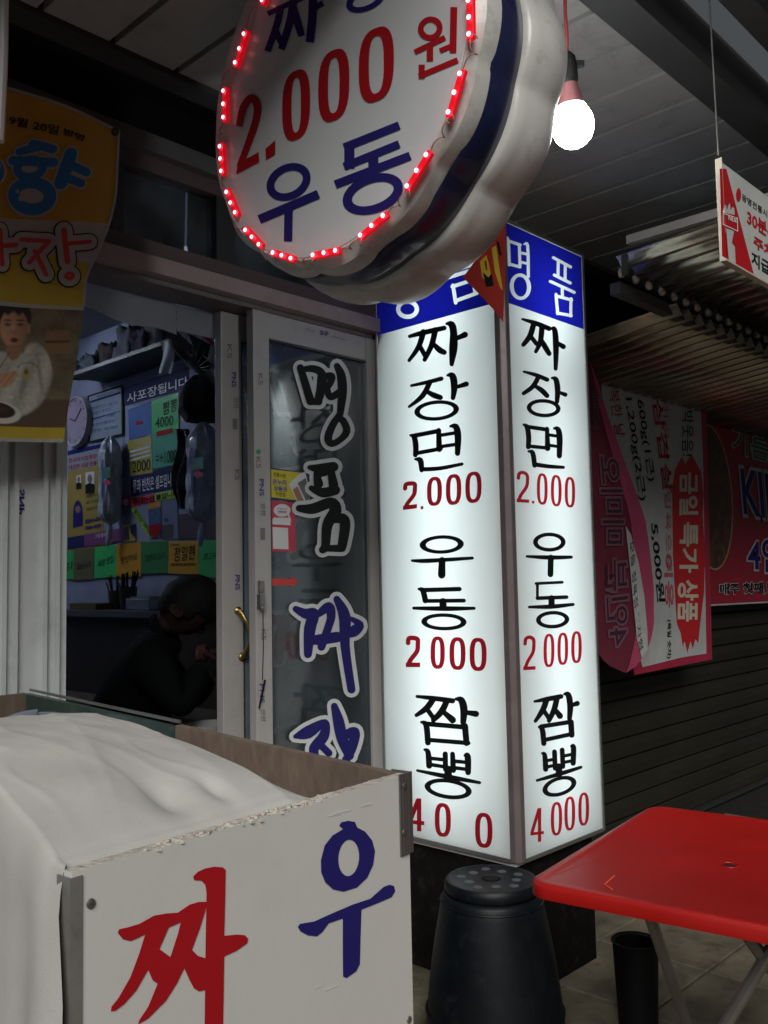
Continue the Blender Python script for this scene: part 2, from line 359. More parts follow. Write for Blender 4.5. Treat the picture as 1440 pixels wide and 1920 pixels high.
word = [
 ('ink', [gg([(692,548,44),(735,690,50),(772,815,52)]), gg([(715,560,34),(790,556,46),(850,580,50),(868,630,60)]), gg([(866,620,62),(855,720,58),(832,815,50)]), gg([(775,815,46),(840,820,42)]),
   gg([(880,618,40),(935,618,52),(930,665,44),(905,715,40),(930,780,44),(1000,745,46)]), gg([(982,535,40),(1015,610,56),(1025,740,58),(1008,915,42)]),
   gg([(1008,915,40),(950,1000,46),(912,1100,50),(935,1150,44),(1000,1125,40),(1060,1055,46),(1035,975,44),(995,945,40)])]),
 ('ink', [gg([(765,1340,30),(850,1350,62),(955,1335,62)]), gg([(820,1390,40),(835,1470,60)]), gg([(935,1370,46),(955,1480,60)]), gg([(780,1505,36),(870,1540,60),(970,1520,60)]), gg([(825,1400,40),(900,1385,30)]),
   gf([(264,858,22),(320,860,34),(395,835,34),(412,870,40),(380,925,34),(372,1010,28),(360,1028,24)]), gf([(390,905,24),(440,900,34),(452,930,34),(440,1012,30)]), gf([(365,1022,20),(440,1022,24)])]),
 ('navy', [gf([(250,1270,20),(290,1290,32),(325,1290,34),(308,1350,38),(300,1455,26)]), gf([(300,1400,26),(350,1395,34),(420,1385,34)]), gf([(345,1290,22),(385,1262,32),(395,1300,28),(385,1340,26),(355,1425,26)]),
   gf([(418,1230,22),(450,1300,38),(452,1420,30),(478,1600,26)]), gf([(455,1375,24),(490,1360,36),(512,1335,26),(478,1310,14)])]),
 ('navy', [gf([(248,1792,14),(300,1775,40),(370,1735,22),(365,1790,34),(325,1840,32),(330,1875,26)]), gf([(345,1820,22),(385,1860,24)]), gf([(408,1668,22),(425,1730,36),(440,1800,36),(470,1870,30)]), gf([(440,1795,26),(490,1775,34),(480,1840,30),(455,1890,26)])]),
]
def brush(word, to3d_front, to3d_back, parent, over=None, outline=7.6, om=None):
    for kind, strokes in word:
        c = {'ink': M_ink, 'navy': M_navy}[kind] if not over or kind == 'ink' else over
        polys = [p for s in strokes for p in stroke([(a, b, w_*1.28) for a, b, w_ in s])]
        big = [p for s in strokes for p in stroke([(a, b, w_*1.28+2*outline) for a, b, w_ in s])]
        obj('letter_outline', poly_mesh(big, [], to3d_back), om or M_whitev, parent)
        obj('letter', poly_mesh(polys, [], to3d_front), c, parent)
brush(word, on('Y', YG-.0015), on('Y', YG), s1)
def shifted(Y, dx, dz=0):
    def f(x, y):
        p = P(x, y, 'Y', YG); return Vector((p.x+dx, Y, p.z+dz))
    return f
M_pink = mat('faded_red_vinyl', (.50,.10,.12), .45, bump=0)
brush(word[:2] + [('navy', word[2][1]), ('navy', word[3][1])], shifted(2.4655, -.055, -.02), shifted(2.467, -.055, -.02), s2, over=M_pink, om=mat('bright_vinyl', (.88,.9,.9), .5, bump=0))
# shop stickers on the outer door
st = thing('yellow_sticker', P(540, 940, 'Y', 2.37), 'yellow voucher sticker with blue writing on the lettered glass door', 'sticker')
yG = on('Y', 2.3795)
M_yel = mat('yellow_print', (.72,.60,.03), .5, bump=0, var=.05)
obj('backing', poly_mesh([[(506,877),(577,886),(582,945),(508,935)]], [], on('Y', 2.3805)), mat('dark_blue_print', (.02,.04,.12), .5), st)
obj('print_field', poly_mesh([[(508,880),(570,887),(575,940),(509,932)]], [], on('Y', 2.3800)), M_yel, st)
M_bprint = mat('blue_print', (.02,.06,.35), .5, bump=0)
text('print', '전통시장', (513,893), (536,897), (513,885), yG, M_ink, st, bold=.01)
text('print', '온누리', (511,908), (537,911), (511,897), yG, M_bprint, st, bold=.03)
text('print', '상품권', (513,920), (538,923), (513,910), yG, M_bprint, st, bold=.03)
text('print', '가맹점', (516,930), (535,932), (516,922), yG, M_ink, st, bold=.01)
obj('note_picture', poly_mesh([[(542,908),(560,890),(572,884),(583,928),(576,943),(558,943)]], [], on('Y', 2.3792)), M_whitev, st)
obj('note_picture', poly_mesh([[(558,906),(573,896),(582,930),(575,942)]], [], on('Y', 2.3785)), mat('grey_print', (.16,.17,.19), .5, scale=60, var=.5, bump=0), st)
obj('note_picture', poly_mesh([[(549,918),(558,912),(571,941),(559,941)]], [], on('Y', 2.3785)), mat('orange_print', (.42,.2,.1), .5, bump=0), st)
st = thing('pink_sticker', P(530, 1030, 'Y', 2.37), 'pink sticker with white speech bubble under the yellow sticker', 'sticker')
obj('print_field', poly_mesh([[(508,938),(553,943),(555,1034),(509,1034)]], [], on('Y', 2.3800)), mat('pink_print', (.60,.04,.09), .5, bump=0), st)
obj('speech_bubble', poly_mesh([circ(529, 957, 16, 20, 12)] + [[(536,964),(545,972),(541,960)]], [], yG), M_whitev, st)
obj('speech_bubble', poly_mesh([circ(x, 975, 5, 10) for x in (516,522,528,535,541)] + [[(511,976),(545,978),(545,985),(511,983)]], [], yG), M_whitev, st)
text('print', '지금 결제하는 순간', (519,955), (539,956), (519,952), on('Y', 2.379), M_ink, st)
text('print', '상품권을', (521,961), (537,962), (521,957), on('Y', 2.379), M_crim, st, bold=.02)
obj('code_field', poly_mesh([[(511,988),(540,990),(541,1030),(512,1029)]], [], yG), M_whitev, st)
ar = sheet('red_arrow_sticker', [(510,1084),(546,1086),(546,1080),(560,1091),(546,1101),(546,1097),(510,1098)], 'Y', 2.3805, .0006, mat('arrow_red', (.7,.05,.04), .5, bump=0), label='small red arrow sticker low on the lettered glass door', cat='sticker')
# lock, handle, printed film marks
hd = MB(); A = P(448, 1145, 'Y', 2.45); B = P(456, 1232, 'Y', 2.45)
pts = []
for k in range(13):
    t = k/12; pts.append(A.lerp(B, t) + Vector((.012*math.sin(math.pi*t), -.035*math.sin(math.pi*t), 0)))
hd.tube(pts, [.006+.004*abs(math.cos(math.pi*k/12))**4 for k in range(13)], 10)
hd.lathe(A + Vector((0,.008,0)), (0,-1,0), [(0,.014),(.006,.013),(.012,.006)], 14).lathe(B + Vector((0,.008,0)), (0,-1,0), [(0,.015),(.006,.014),(.012,.006)], 14)
obj('handle', hd, M_brass, s2)
lk = MB().obox(P(490, 1100, 'Y', 2.362), (.011,0,0), (0,.005,0), (0,0,.020)).obox(P(490, 1128, 'Y', 2.358), (.012,0,0), (0,.009,0), (0,0,.024)).lathe(P(490, 1140, 'Y', 2.35), (0,-1,0), [(0,.009),(.012,.008)], 14)
bevel(obj('lock', lk, M_steel, s1), .002)
obj('cord', MB().tube([P(493, 1145, 'Y', 2.362), P(494, 1210, 'Y', 2.362), P(492, 1275, 'Y', 2.362)], .0016, 6), M_dark, s1)
obj('cord_end', MB().tube([P(497, 1275, 'Y', 2.358), P(486, 1328, 'Y', 2.358)], [.004,.003], 6), M_black, s1)
M_mark = mat('film_mark', (.06,.05,.22), .5, bump=0); M_mark2 = mat('grey_film_mark', (.2,.18,.18), .5, bump=0)
yS = on('Y', 2.3655); yS2 = on('Y', 2.4555)
for (x, y0, y1, s, mm) in ((486, 898, 930, 'PNS', M_mark), (487, 1282, 1318, 'PNS', M_mark), (489, 944, 966, '안전', M_mark2), (489, 1330, 1352, '안전', M_mark2), (484, 700, 722, 'KS', M_mark2), (480, 842, 852, '●', mat('green_mark', (.05,.3,.15), .5)), (480, 856, 878, 'KS', M_mark2), (488, 990, 1012, '—', M_mark2), (490,1180,1200,'KS',M_mark2)):
    text('film_print', s, (x, y0), (x+.4, y1), (x+9, y0), yS, mm, s1, bold=.02)
for (x, y0, y1, s, mm) in ((434, 698, 726, 'PNS', M_mark), (438, 745, 765, '안전', M_mark2), (426, 645, 672, 'KS', M_mark2), (441, 1078, 1106, 'PNS', M_mark), (436, 785, 805, '—', M_mark2), (440, 880, 900, 'KS', M_mark2)):
    text('film_print', s, (x, y0), (x+.4, y1), (x+9, y0), yS2, mm, s2, bold=.02)
text('film_print', 'SNP', (600,628), (616,631), (600,619), on('Y', 2.3675), M_mark, s1, bold=.03)
text('film_print', '안전 KS', (572,620), (590,625), (572,614), on('Y', 2.3675), M_mark2, s1)
text('film_print', 'www.market', (622,632), (650,640), (622,627), on('Y', 2.3675), M_mark2, s1)

# ------------------------------------------------------------ glowing pillar sign (two lit faces round a corner)
XL, YR = 2.46, 1.77; X1, Y1 = 2.973, 2.352; Z0, Z1, ZB = .455, 2.56, 2.28
pil = thing('lit_pillar_sign', (2.7, 2.05, Z0), 'tall glowing white corner pillar sign with blue top and black and red menu writing', 'sign')
M_acr = film('white_acrylic', (.86,.88,.87)); M_acb = film('blue_acrylic', (.015,.02,.62)); M_box = mat('sign_box_white', (.92,.92,.92), .7, bump=0, var=.03)
M_frame = mat('sign_frame_metal', (.17,.14,.14), .4, .3, dirt=.4)
M_redf = film('red_translucent_film', (.60,.012,.03)); M_wf = film('white_film', (.9,.9,.9))
cw = .030
obj('lit_face', MB().add([(XL, YR+cw, Z0), (XL, Y1, Z0), (XL, Y1, Z1), (XL, YR+cw, Z1)], [(0,1,2,3)]), M_acr, pil)
obj('lit_face', MB().add([(XL+cw, YR, Z0), (X1, YR, Z0), (X1, YR, Z1), (XL+cw, YR, Z1)], [(0,1,2,3)]), M_acr, pil)
bevel(obj('corner_post', MB().prism([(XL-.003, YR+cw+.004, Z0-.01), (XL-.003, YR+.012, Z0-.01), (XL+.012, YR-.003, Z0-.01), (XL+cw+.004, YR-.003, Z0-.01), (XL+cw, YR+.02, Z0-.01), (XL+.02, YR+cw, Z0-.01)], (0, 0, Z1-Z0+.02)), M_frame, pil), .002)
e = .012
obj('edge_trim', MB().box((XL-.004, Y1, Z0-.01), (XL+.02, Y1+.008, Z1+.01)).box((X1, YR-.004, Z0-.01), (X1+e, YR+.02, Z1+.01)), M_alu, pil)
obj('edge_trim', MB().box((XL-.004, YR+cw+.006, Z1), (XL+.02, Y1-.001, Z1+e)).box((XL+cw+.006, YR-.004, Z1), (X1, YR+.02, Z1+e)), M_alu, pil)
obj('edge_trim', MB().box((XL-.004, YR+cw+.006, Z0-e), (XL+.02, Y1-.001, Z0)).box((XL+cw+.006, YR-.004, Z0-e), (X1, YR+.02, Z0)), M_alu, pil)
inn = MB()
inn.box((XL+.021, YR+.03, Z0-.03), (X1+.01, Y1, Z0-.001)).box((XL+.021, YR+.03, Z1+.001), (X1+.01, Y1, Z1+.02))
inn.box((X1+.001, YR+.021, Z0), (X1+.011, Y1+.01, Z1)).box((XL+.02, Y1+.001, Z0), (X1, Y1+.011, Z1))
inn.prism([(XL+.035, YR+.035, Z0), (XL+.045, YR+.035, Z0), (X1-.002, Y1-.012, Z0), (X1-.002, Y1-.002, Z0), (X1-.012, Y1-.002, Z0)], (0, 0, Z1-Z0))
obj('box_shell', inn, M_box, pil)
M_tube = emis('fluorescent_tube', (.9, 1, .98), 8)
def cool_light(x, y, yaw, power, zc=1.42, ln=1.35):
    ld = bpy.data.lights.new('cool_light', 'AREA'); ld.shape = 'RECTANGLE'; ld.size = .20; ld.size_y = ln; ld.energy = power; ld.color = (.86, .99, 1)
    lo = bpy.data.objects.new('cool_light', ld); COL.objects.link(lo); lo.parent = pil
    lo.location = Vector((x, y, zc)) - BASE[pil.name]; lo.rotation_euler = (R(90), 0, yaw)
    return lo
# rotation (90,0,yaw): area light -Z points to +Y turned by yaw
cool_light(XL+.17, 2.09, R(90), 2.5); cool_light(XL+.17, 2.09, R(90), .9, 2.32, .3); cool_light(XL+.17, 2.09, R(90), .6, .72, .3)
cool_light(2.76, YR+.17, R(180), 2.1, 1.36); cool_light(2.76, YR+.17, R(180), .8, 2.32, .3); cool_light(2.76, YR+.17, R(180), .55, .70, .3)
for o in list(pil.children):
    if o.type == 'LIGHT' and abs(o.location.x + BASE[pil.name].x - (XL+.17)) < .01: o.rotation_euler = (R(90), 0, R(90))
CA = crop(700, 400, 3.2); CB = crop(700, 980, 2.909)
xl = on('X', XL-.0025); yr = on('Y', YR-.0025)
st_ = lambda *a, **k: stroke(*a, **k)
def SS(*lists, m=1.22):
    o = []
    for pts, w_ in lists: o += stroke([(q[0], q[1], (q[2] if len(q) > 2 else w_)*m) for q in pts])
    return o
def prices(polys, cf, to3d, mt, parent):
    pp = [[cf(*q) for q in p] for p in polys]; n = len(pp); gid = list(range(n))
    bb = [(min(q[0] for q in p), max(q[0] for q in p), min(q[1] for q in p), max(q[1] for q in p)) for p in pp]
    def fnd(i):
        while gid[i] != i: i = gid[i]
        return i
    for i in range(n):
        for j in range(i):
            a, b = bb[i], bb[j]
            if a[0] <= b[1]+.01 and b[0] <= a[1]+.01 and a[2] <= b[3]+.01 and b[2] <= a[3]+.01: gid[fnd(i)] = fnd(j)
    for r_ in sorted(set(fnd(i) for i in range(n))):
        obj('price_digit', poly_mesh([pp[i] for i in range(n) if fnd(i) == r_], [], to3d), mt, parent)
k = 'menu_lettering'
# left face
letters(k, SS(([(218,738,18),(300,716,26),(425,688,24)],0), ([(300,712,30),(272,800,26),(215,882,18)],0), ([(275,790),(315,862)],24), ([(372,700,30),(350,790,28),(308,878,22)],0), ([(358,780,20),(395,818,30),(425,834,26)],0),
   ([(440,662,14),(470,668,34),(482,720,36),(480,810,42),(470,905,22)],0), ([(490,755,20),(550,728,30)],0)), CA, xl, M_ink, pil)
letters(k, SS(([(228,1034,14),(330,1012,20),(408,992,22)],0), ([(340,1012,26),(295,1095,26),(215,1160,14)],0), ([(310,1062,18),(360,1090,28),(402,1105,26)],0), ([(445,972,12),(475,975,32),(486,1040,34),(478,1108,22)],0), ([(500,1042,18),(558,1024,26)],0))
   + ring(380,1183,118,50,34,-5,22), CA, xl, M_ink, pil)
letters(k, SS(([(222,1332,12),(245,1342,26),(255,1400,28),(252,1450,24)],0), ([(240,1335),(395,1305)],22), ([(392,1302,24),(395,1415,30)],0), ([(255,1440),(405,1412)],20), ([(462,1278,12),(495,1280,30),(508,1340,34),(505,1440,26)],0),
   ([(400,1332),(500,1316)],18), ([(400,1400),(500,1386)],18), ([(252,1475,12),(282,1482,28),(290,1540,24)],0), ([(290,1536,22),(400,1530,20),(532,1504,16)],0)), CA, xl, M_ink, pil)
prices(two(178,1608,262,1775,26,-.12) + zero(322,1578,412,1758,27,-.10) + zero(435,1562,528,1752,27,-.10) + zero(552,1547,650,1740,27,-.10) + [[(284,1758),(300,1756),(300,1774),(284,1776)]], CA, xl, M_redf, pil)
letters(k, ring(373,119,104,41,34,-2,19) + SS(([(212,207,12),(300,208,20),(540,193,14)],0), ([(375,205,30),(373,285,34)],0)), CB, xl, M_ink, pil)
letters(k, SS(([(248,362,12),(270,370,24),(284,425,26)],0), ([(265,368),(470,362)],20), ([(282,427),(494,425)],18), ([(380,430),(380,462)],32), ([(220,466,14),(390,469,22),(550,467,14)],0)) + ring(385,541,108,37,32,1,20), CB, xl, M_ink, pil)
prices(two(177,616,255,788,25) + zero(312,618,390,800,25,.02) + zero(415,622,503,806,26,.02) + zero(525,625,618,812,27,.02), CB, xl, M_redf, pil)
letters(k, SS(([(238,948,14),(330,958,22),(432,972,24)],0), ([(325,965,28),(290,1012,28),(235,1050,18)],0), ([(292,1015),(332,1072)],22), ([(398,978,28),(372,1030,30),(328,1076,24)],0), ([(378,1028,20),(432,1076,32)],0),
   ([(450,962,14),(480,968,30),(494,1020,34),(490,1090,26)],0), ([(508,1035,20),(560,1043,28)],0), ([(262,1088,12),(288,1104,26),(298,1200,26)],0), ([(285,1097),(505,1116)],22), ([(500,1110),(508,1202)],28), ([(292,1184),(518,1202)],20)), CB, xl, M_ink, pil)
letters(k, SS(([(280,1238,12),(298,1252,24),(305,1325,28)],0), ([(392,1262),(394,1345)],24), ([(432,1262,22),(436,1350,26)],0), ([(500,1270,14),(515,1276,28),(517,1362,26)],0), ([(300,1284),(394,1294)],17), ([(302,1318),(394,1332)],17), ([(432,1300),(515,1308)],17), ([(432,1336),(515,1346)],17),
   ([(408,1345),(408,1388)],34), ([(240,1352,12),(408,1386,22),(580,1418,14)],0)) + ring(408,1452,114,44,32,8,22), CB, xl, M_ink, pil)
prices(four(190,1502,278,1682,24,.1) + zero(335,1527,423,1716,26,.08) + zero(555,1580,650,1776,27,.1), CB, xl, M_redf, pil)
M_wv = M_wf
hdl = ring(205,575,56,46,26) + SS(([(120,430),(128,520)],22), ([(190,415),(195,500)],22), ([(120,430),(190,412)],20), ([(128,515),(195,498)],20), ([(240,380),(243,520)],22), m=1)
hdl += SS(([(478,432),(494,536)],22), ([(474,440),(600,398)],22), ([(492,526),(622,478)],22), ([(600,398),(612,480)],22), ([(450,385),(640,325)],22), ([(470,300),(620,255)],20), ([(470,350),(620,300)],20), ([(510,290),(512,330)],20), ([(580,270),(582,310)],20), m=1)
obj('blue_header', poly_mesh([[to_px((XL, a, b)) for a, b in ((YR+cw+.001,ZB),(Y1-.001,ZB),(Y1-.001,Z1-.002),(YR+cw+.001,Z1-.002))]], [[CA(*q) for q in p] for p in hdl], on('X', XL-.001)), M_acb, pil)
# right face
letters(k, SS(([(895,635,12),(975,660,24),(1055,692,24)],0), ([(962,665,28),(940,735,28),(900,788,22)],0), ([(942,735),(978,782)],22), ([(1012,682,28),(1002,770,26),(975,830,18)],0), ([(1005,755,20),(1030,800,28),(1055,842,24)],0),
   ([(1068,692,12),(1088,700,26),(1096,800,30),(1094,932,20)],0), ([(1102,776,18),(1140,800,26)],0)), CA, yr, M_ink, pil)
letters(k, SS(([(903,950,12),(975,970,20),(1043,998,22)],0), ([(990,982,24),(958,1038,24),(902,1080,20)],0), ([(970,1036,18),(1010,1062,26),(1042,1094,24)],0), ([(1072,988,12),(1096,998,26),(1106,1060,28),(1102,1130,22)],0), ([(1114,1074,16),(1152,1088,22)],0))
   + ring(1022,1169,88,44,28,3,22), CA, yr, M_ink, pil)
letters(k, SS(([(902,1268,12),(922,1282,24),(932,1340,26),(930,1402,24)],0), ([(920,1280),(1045,1298)],20), ([(1042,1292,20),(1046,1410,28)],0), ([(928,1396),(1045,1408)],18), ([(1085,1290,12),(1108,1296,26),(1118,1350,30),(1116,1455,26)],0),
   ([(1045,1328),(1112,1338)],16), ([(1045,1390),(1112,1400)],16), ([(932,1428,12),(956,1438,24),(968,1512,24)],0), ([(966,1506,22),(1050,1518,20),(1140,1524,16)],0)), CA, yr, M_ink, pil)
prices(two(860,1545,935,1735,20,.06) + zero(981,1558,1046,1750,19,.1) + zero(1065,1568,1130,1760,19,.1) + zero(1148,1580,1211,1767,19,.1) + [[(952,1724),(966,1726),(966,1742),(952,1740)]], CA, yr, M_redf, pil)
letters(k, ring(960,106,76,42,26,0,20) + SS(([(838,184,12),(960,190,20),(1080,188,14)],0), ([(968,190,26),(966,282,26)],0)), CB, yr, M_ink, pil)
letters(k, SS(([(888,332),(1030,325)],13), ([(895,332),(895,414)],13), ([(895,412),(1054,406)],17), ([(972,412),(972,448)],28), ([(850,460,12),(970,458,20),(1090,446,14)],0)) + ring(978,529,78,38,26,-2,20), CB, yr, M_ink, pil)
prices(two(818,615,885,803,19,-.05) + zero(928,604,988,790,18,-.06) + zero(1004,598,1063,778,18,-.06) + zero(1079,590,1137,768,18,-.06), CB, yr, M_redf, pil)
letters(k, SS(([(880,975,12),(950,962,22),(1024,948,22)],0), ([(945,965,26),(925,1020,26),(884,1082,16)],0), ([(927,1020),(962,1074)],20), ([(1002,955,26),(986,1020,26),(958,1080,20)],0), ([(986,1012,18),(1018,1054,28)],0),
   ([(1042,935,12),(1064,940,26),(1074,1000,28),(1070,1068,22)],0), ([(1082,996,16),(1112,986,24)],0), ([(904,1114,12),(922,1130,24),(930,1204,24)],0), ([(915,1112),(1080,1086)],20), ([(1078,1088),(1082,1158)],26), ([(930,1186),(1086,1152)],19)), CB, yr, M_ink, pil)
letters(k, SS(([(922,1258,12),(935,1270,22),(940,1345,24)],0), ([(988,1250),(992,1340)],22), ([(1030,1240),(1034,1330)],22), ([(1080,1220,12),(1092,1226,24),(1090,1312,24)],0), ([(935,1300),(990,1290)],15), ([(938,1334),(990,1324)],15), ([(1032,1274),(1090,1262)],15), ([(1034,1308),(1090,1298)],15),
   ([(1012,1330),(1013,1372)],30), ([(893,1406,12),(1012,1372,20),(1132,1334,14)],0)) + ring(1015,1438,82,42,28,-18,20), CB, yr, M_ink, pil)
prices(four(857,1558,930,1742,18,-.12) + zero(968,1522,1030,1708,18,-.14) + zero(1042,1492,1101,1681,18,-.14) + zero(1118,1470,1177,1654,18,-.14), CB, yr, M_redf, pil)
hdr_ = SS(([(798,140,10),(810,170,18),(816,310,18)],0), ([(800,162),(882,190)],18), ([(876,190),(880,322)],18), ([(815,304),(880,322)],18), ([(905,186,10),(926,196,18),(930,380,18)],0), ([(882,236),(926,246)],16), ([(882,292),(926,302)],16), m=1) + ring(882,440,52,70,24,-5,20)
hdr_ += SS(([(1080,266),(1184,322)],18), ([(1110,284),(1108,376)],18), ([(1152,308),(1150,398)],18), ([(1086,370),(1182,418)],18), ([(1062,408),(1206,474)],18), ([(1134,444),(1134,500)],18), ([(1096,486),(1106,602)],18), ([(1100,496),(1190,520)],18), ([(1186,512),(1184,616)],18), ([(1104,598),(1188,614)],18), m=1)
obj('blue_header', poly_mesh([[to_px((a, YR, b)) for a, b in ((XL+cw+.001,ZB),(X1-.001,ZB),(X1-.001,Z1-.002),(XL+cw+.001,Z1-.002))]], [[CA(*q) for q in p] for p in hdr_], on('Y', YR-.001)), M_acb, pil)
# masonry plinth under the sign
obj('sign_plinth', MB().box((2.49, 1.80, 0), (2.95, 2.34, Z0-.034)), mat('grimy_concrete', (.007,.006,.006), .9, spec=.1, dirt=.5), label='dark grimy plinth carrying the glowing pillar sign', cat='plinth')
obj('pillar_sheet', MB().box((2.985, 1.83, 0), (3.00, 2.34, 1.0)), mat('grey_sheet', (.3,.31,.3), .5, dirt=.4), label='grey metal sheet edge right of the dark plinth', cat='panel')
# pennant
fl = thing('pennant', P(940, 600, 'X', 2.36), 'small red pennant with yellow print hanging before the pillar sign', 'flag')
fpts = [(868,520),(905,470),(948,420),(946,520),(943,604),(925,580),(900,553)]
sheet('cloth', fpts, 'X', 2.33, .002, mat('red_flag_cloth', (.45,.03,.02), .7, trans=.2), fl)
for pq in ([(900,490),(912,478),(918,500),(922,525),(916,532),(904,520)], [(922,465),(930,460),(936,500),(943,545),(938,540),(928,510)]): obj('print', poly_mesh([pq], [[(908,490),(912,488),(914,505),(911,508)]] if pq[0][0] == 900 else [], on('X', 2.3285)), mat('yellow_flag_print', (.6,.42,.03), .6), fl)
for pq in ([(905,510),(916,520),(922,512),(926,536),(912,538)], [(930,450),(936,455),(941,480),(936,478)]): obj('print', poly_mesh([pq], [], on('X', 2.328)), M_ink, fl)

# ------------------------------------------------------------ round sign with scalloped plastic rim
XS = 1.30; SC = Vector((XS, 1.372, 2.432)); NL = 13
rs = thing('round_sign', (XS, SC.y, 2.0), 'round white price sign with scalloped plastic rim and navy band hanging from the ceiling', 'sign')
def lob(amp): return lambda q, h, r: amp*(1.6*abs(math.cos(q*NL/2))-.9+.35*math.sin(q*5+1))*min(1, max(0, (r-.388)/.025))
SR = SC + Vector((0, -.006, -.010))
obj('front_shell', MB().lathe(SC, (1,0,0), [(.001,.380),(-.007,.388),(-.008,.393),(-.003,.397),(.004,.404),(.010,.4105),(.013,.4115),(.030,.414),(.044,.4165),(.047,.4165),(.050,.411)], 240, lob(.0075)), M_signb, rs, sharp=30)
obj('band', MB().lathe(SR, (1,0,0), [(.040,.404),(.052,.4105),(.090,.4125),(.122,.4110),(.134,.403)], 240, lob(.005), False), M_signn, rs, sharp=60)
obj('rear_shell', MB().lathe(SR, (1,0,0), [(.117,.409),(.121,.418),(.126,.423),(.145,.4285),(.170,.4315),(.174,.4325),(.200,.4335),(.230,.431),(.246,.424),(.254,.412),(.275,.398),(.28,.37)], 240, lob(.0095)), M_signb, rs, sharp=30)
obj('face', MB().lathe(SC+Vector((-.008,0,0)), (1,0,0), [(0,.386),(.004,.388)], 96), M_signw, rs, sharp=30)
CC = crop(360, 0, 2); CD = crop(480, 0, 3.429); xs = on('X', XS-.0095)
fs_ = lambda l, w_: stroke(l, w_, flat=True, smooth=False)
k = 'lettering'
letters(k, stroke([(160,40,44),(130,170,44),(72,330,40)], 0, flat=True) + fs_([(125,195),(170,290)], 40) + stroke([(245,-60,50),(222,120,50),(162,318,44)], 0, flat=True) + stroke([(240,50,44),(265,140,50),(292,230,44)], 0, flat=True) + fs_([(75,88),(440,-80)], 34)
   + fs_([(368,-90),(362,110),(346,272)], 54) + fs_([(370,55),(430,20)], 36), CD, xs, M_navy, rs)
letters(k, ring(705,-5,112,56,44,-24,34), CD, xs, M_navy, rs)
letters(k, zero(338,260,443,528,35,-.38) + zero(473,183,590,457,37,-.38) + zero(625,100,757,384,38,-.36) + stroke([(176,474,24),(192,405,28),(222,368,30),(245,395,30),(240,450,28),(212,535,26),(178,625,24)], 0, flat=True)
   + [[(165,655),(172,612),(250,570),(252,608)]] + [[(275,558),(312,526),(312,580),(277,600)]], CC, xs, M_crim, rs)
letters(k, ring(1120,182,62,58,38,-30,34) + fs_([(1020,335),(1215,240)], 34) + fs_([(1118,290),(1118,392)], 42) + fs_([(1272,45),(1266,338)], 44) + fs_([(1182,326),(1262,292)], 32) + fs_([(1065,415),(1065,505)], 40) + fs_([(1047,490),(1297,385)], 36), CD, xs, M_crim, rs)
letters(k, ring(362,682,72,52,30,-28,28) + fs_([(252,823),(474,728)], 34) + fs_([(362,780),(360,905)], 32), CC, xs, M_navy, rs)
letters(k, fs_([(570,553),(777,470)], 31) + fs_([(590,540),(590,632)], 38) + fs_([(570,625),(777,540)], 30) + fs_([(680,580),(680,640)], 38) + fs_([(537,692),(818,584)], 32) + ring(678,727,100,56,36,-20,32), CC, xs, M_navy, rs)
# hanger rods
obj('hanger', MB().tube([(XS+.1, SC.y-.1, 2.84), (XS+.1, SC.y-.1, 2.80)], .01), M_steel, rs)
# LED string
lt = thing('led_light_string', (XS-.03, SC.y, 2.03), 'red LED module string with looped wires round the white sign face', 'lights')
mods = [[(268,3),(283,-45),(300,-92)], [(200,130),(183,185),(167,237)], [(123,343),(123,392),(123,442)], [(110,551),(112,597),(115,643)], [(135,722),(150,762),(167,798)], [(206,864),(230,890),(256,918)],
        [(309,949),(342,959),(376,970)], [(459,958),(500,950),(543,941)], [(637,884),(679,848),(722,811)], [(812,700),(848,642),(884,583)], [(967,423),(989,350),(1010,279)], [(1044,131),(1044,68),(1042,5)], [(1035,-60),(1020,-120),(1000,-180)]]
M_case = emis('glowing_red_led_case', (.80,.006,.02), .42); M_led = emis('led_core', (1,.20,.26), 9)  # case emission stands in for LED light glowing through the housing
MATS['w'] = M_wire = mat('pale_wire', (.42,.22,.2), .5)
xm = XS-.018
ends = []
for mo in mods:
    q = [P(*CC(*p), 'X', xm) for p in mo]; d = (q[2]-q[0]).normalized(); L_ = (q[2]-q[0]).length/2; n = Vector((1,0,0)); b = d.cross(n)
    c = MB().obox((q[0]+q[2])/2 + n*.003, d*(L_+.009), b*.0080, n*.0045)
    ca = bevel(obj('led_module', c, M_case, lt), .002, 2)
    for p in q: obj('led', MB().lathe(p - n*.0045, -n, [(0,.0046),(.002,.0042),(.0035,.0026),(.0042,.0006)], 10), M_led, ca)
    ends.append((q[0]-d*.009, q[2]+d*.009, d))
for i in range(len(ends)-1):
    a, b = ends[i][1], ends[i+1][0]
    if i >= 7: a, b = (ends[i][1], ends[i+1][0])
    if i in (7, 8, 9, 10): a, b = ends[i][1], ends[i+1][0]
    da, db = ends[i][2], ends[i+1][2]
    out = ((a+b)/2 - SC); out.x = 0; out.normalize(); g = (b-a).length
    amp = random.choice((.010, .022, .030))
    pts = []
    for j in range(15):
        t = j/14; pts.append(a.lerp(b, t) + out*amp*math.sin(math.pi*t) + (b-a).normalized()*.010*math.sin(2*math.pi*t)*random.uniform(.8,1.1) - Vector((1,0,0))*.006*math.sin(3*math.pi*t))
    obj('wire', MB().tube(pts, .0012, 6), M_wire, lt)
    cpt = b + out*.007; loop = [cpt + (out*math.cos(t*.55)*.010 + db*math.sin(t*.55)*.008) - Vector((.003*math.sin(t),0,0)) for t in range(10)]
    obj('wire_loop', MB().tube(loop, .0013, 6), M_wire, lt)

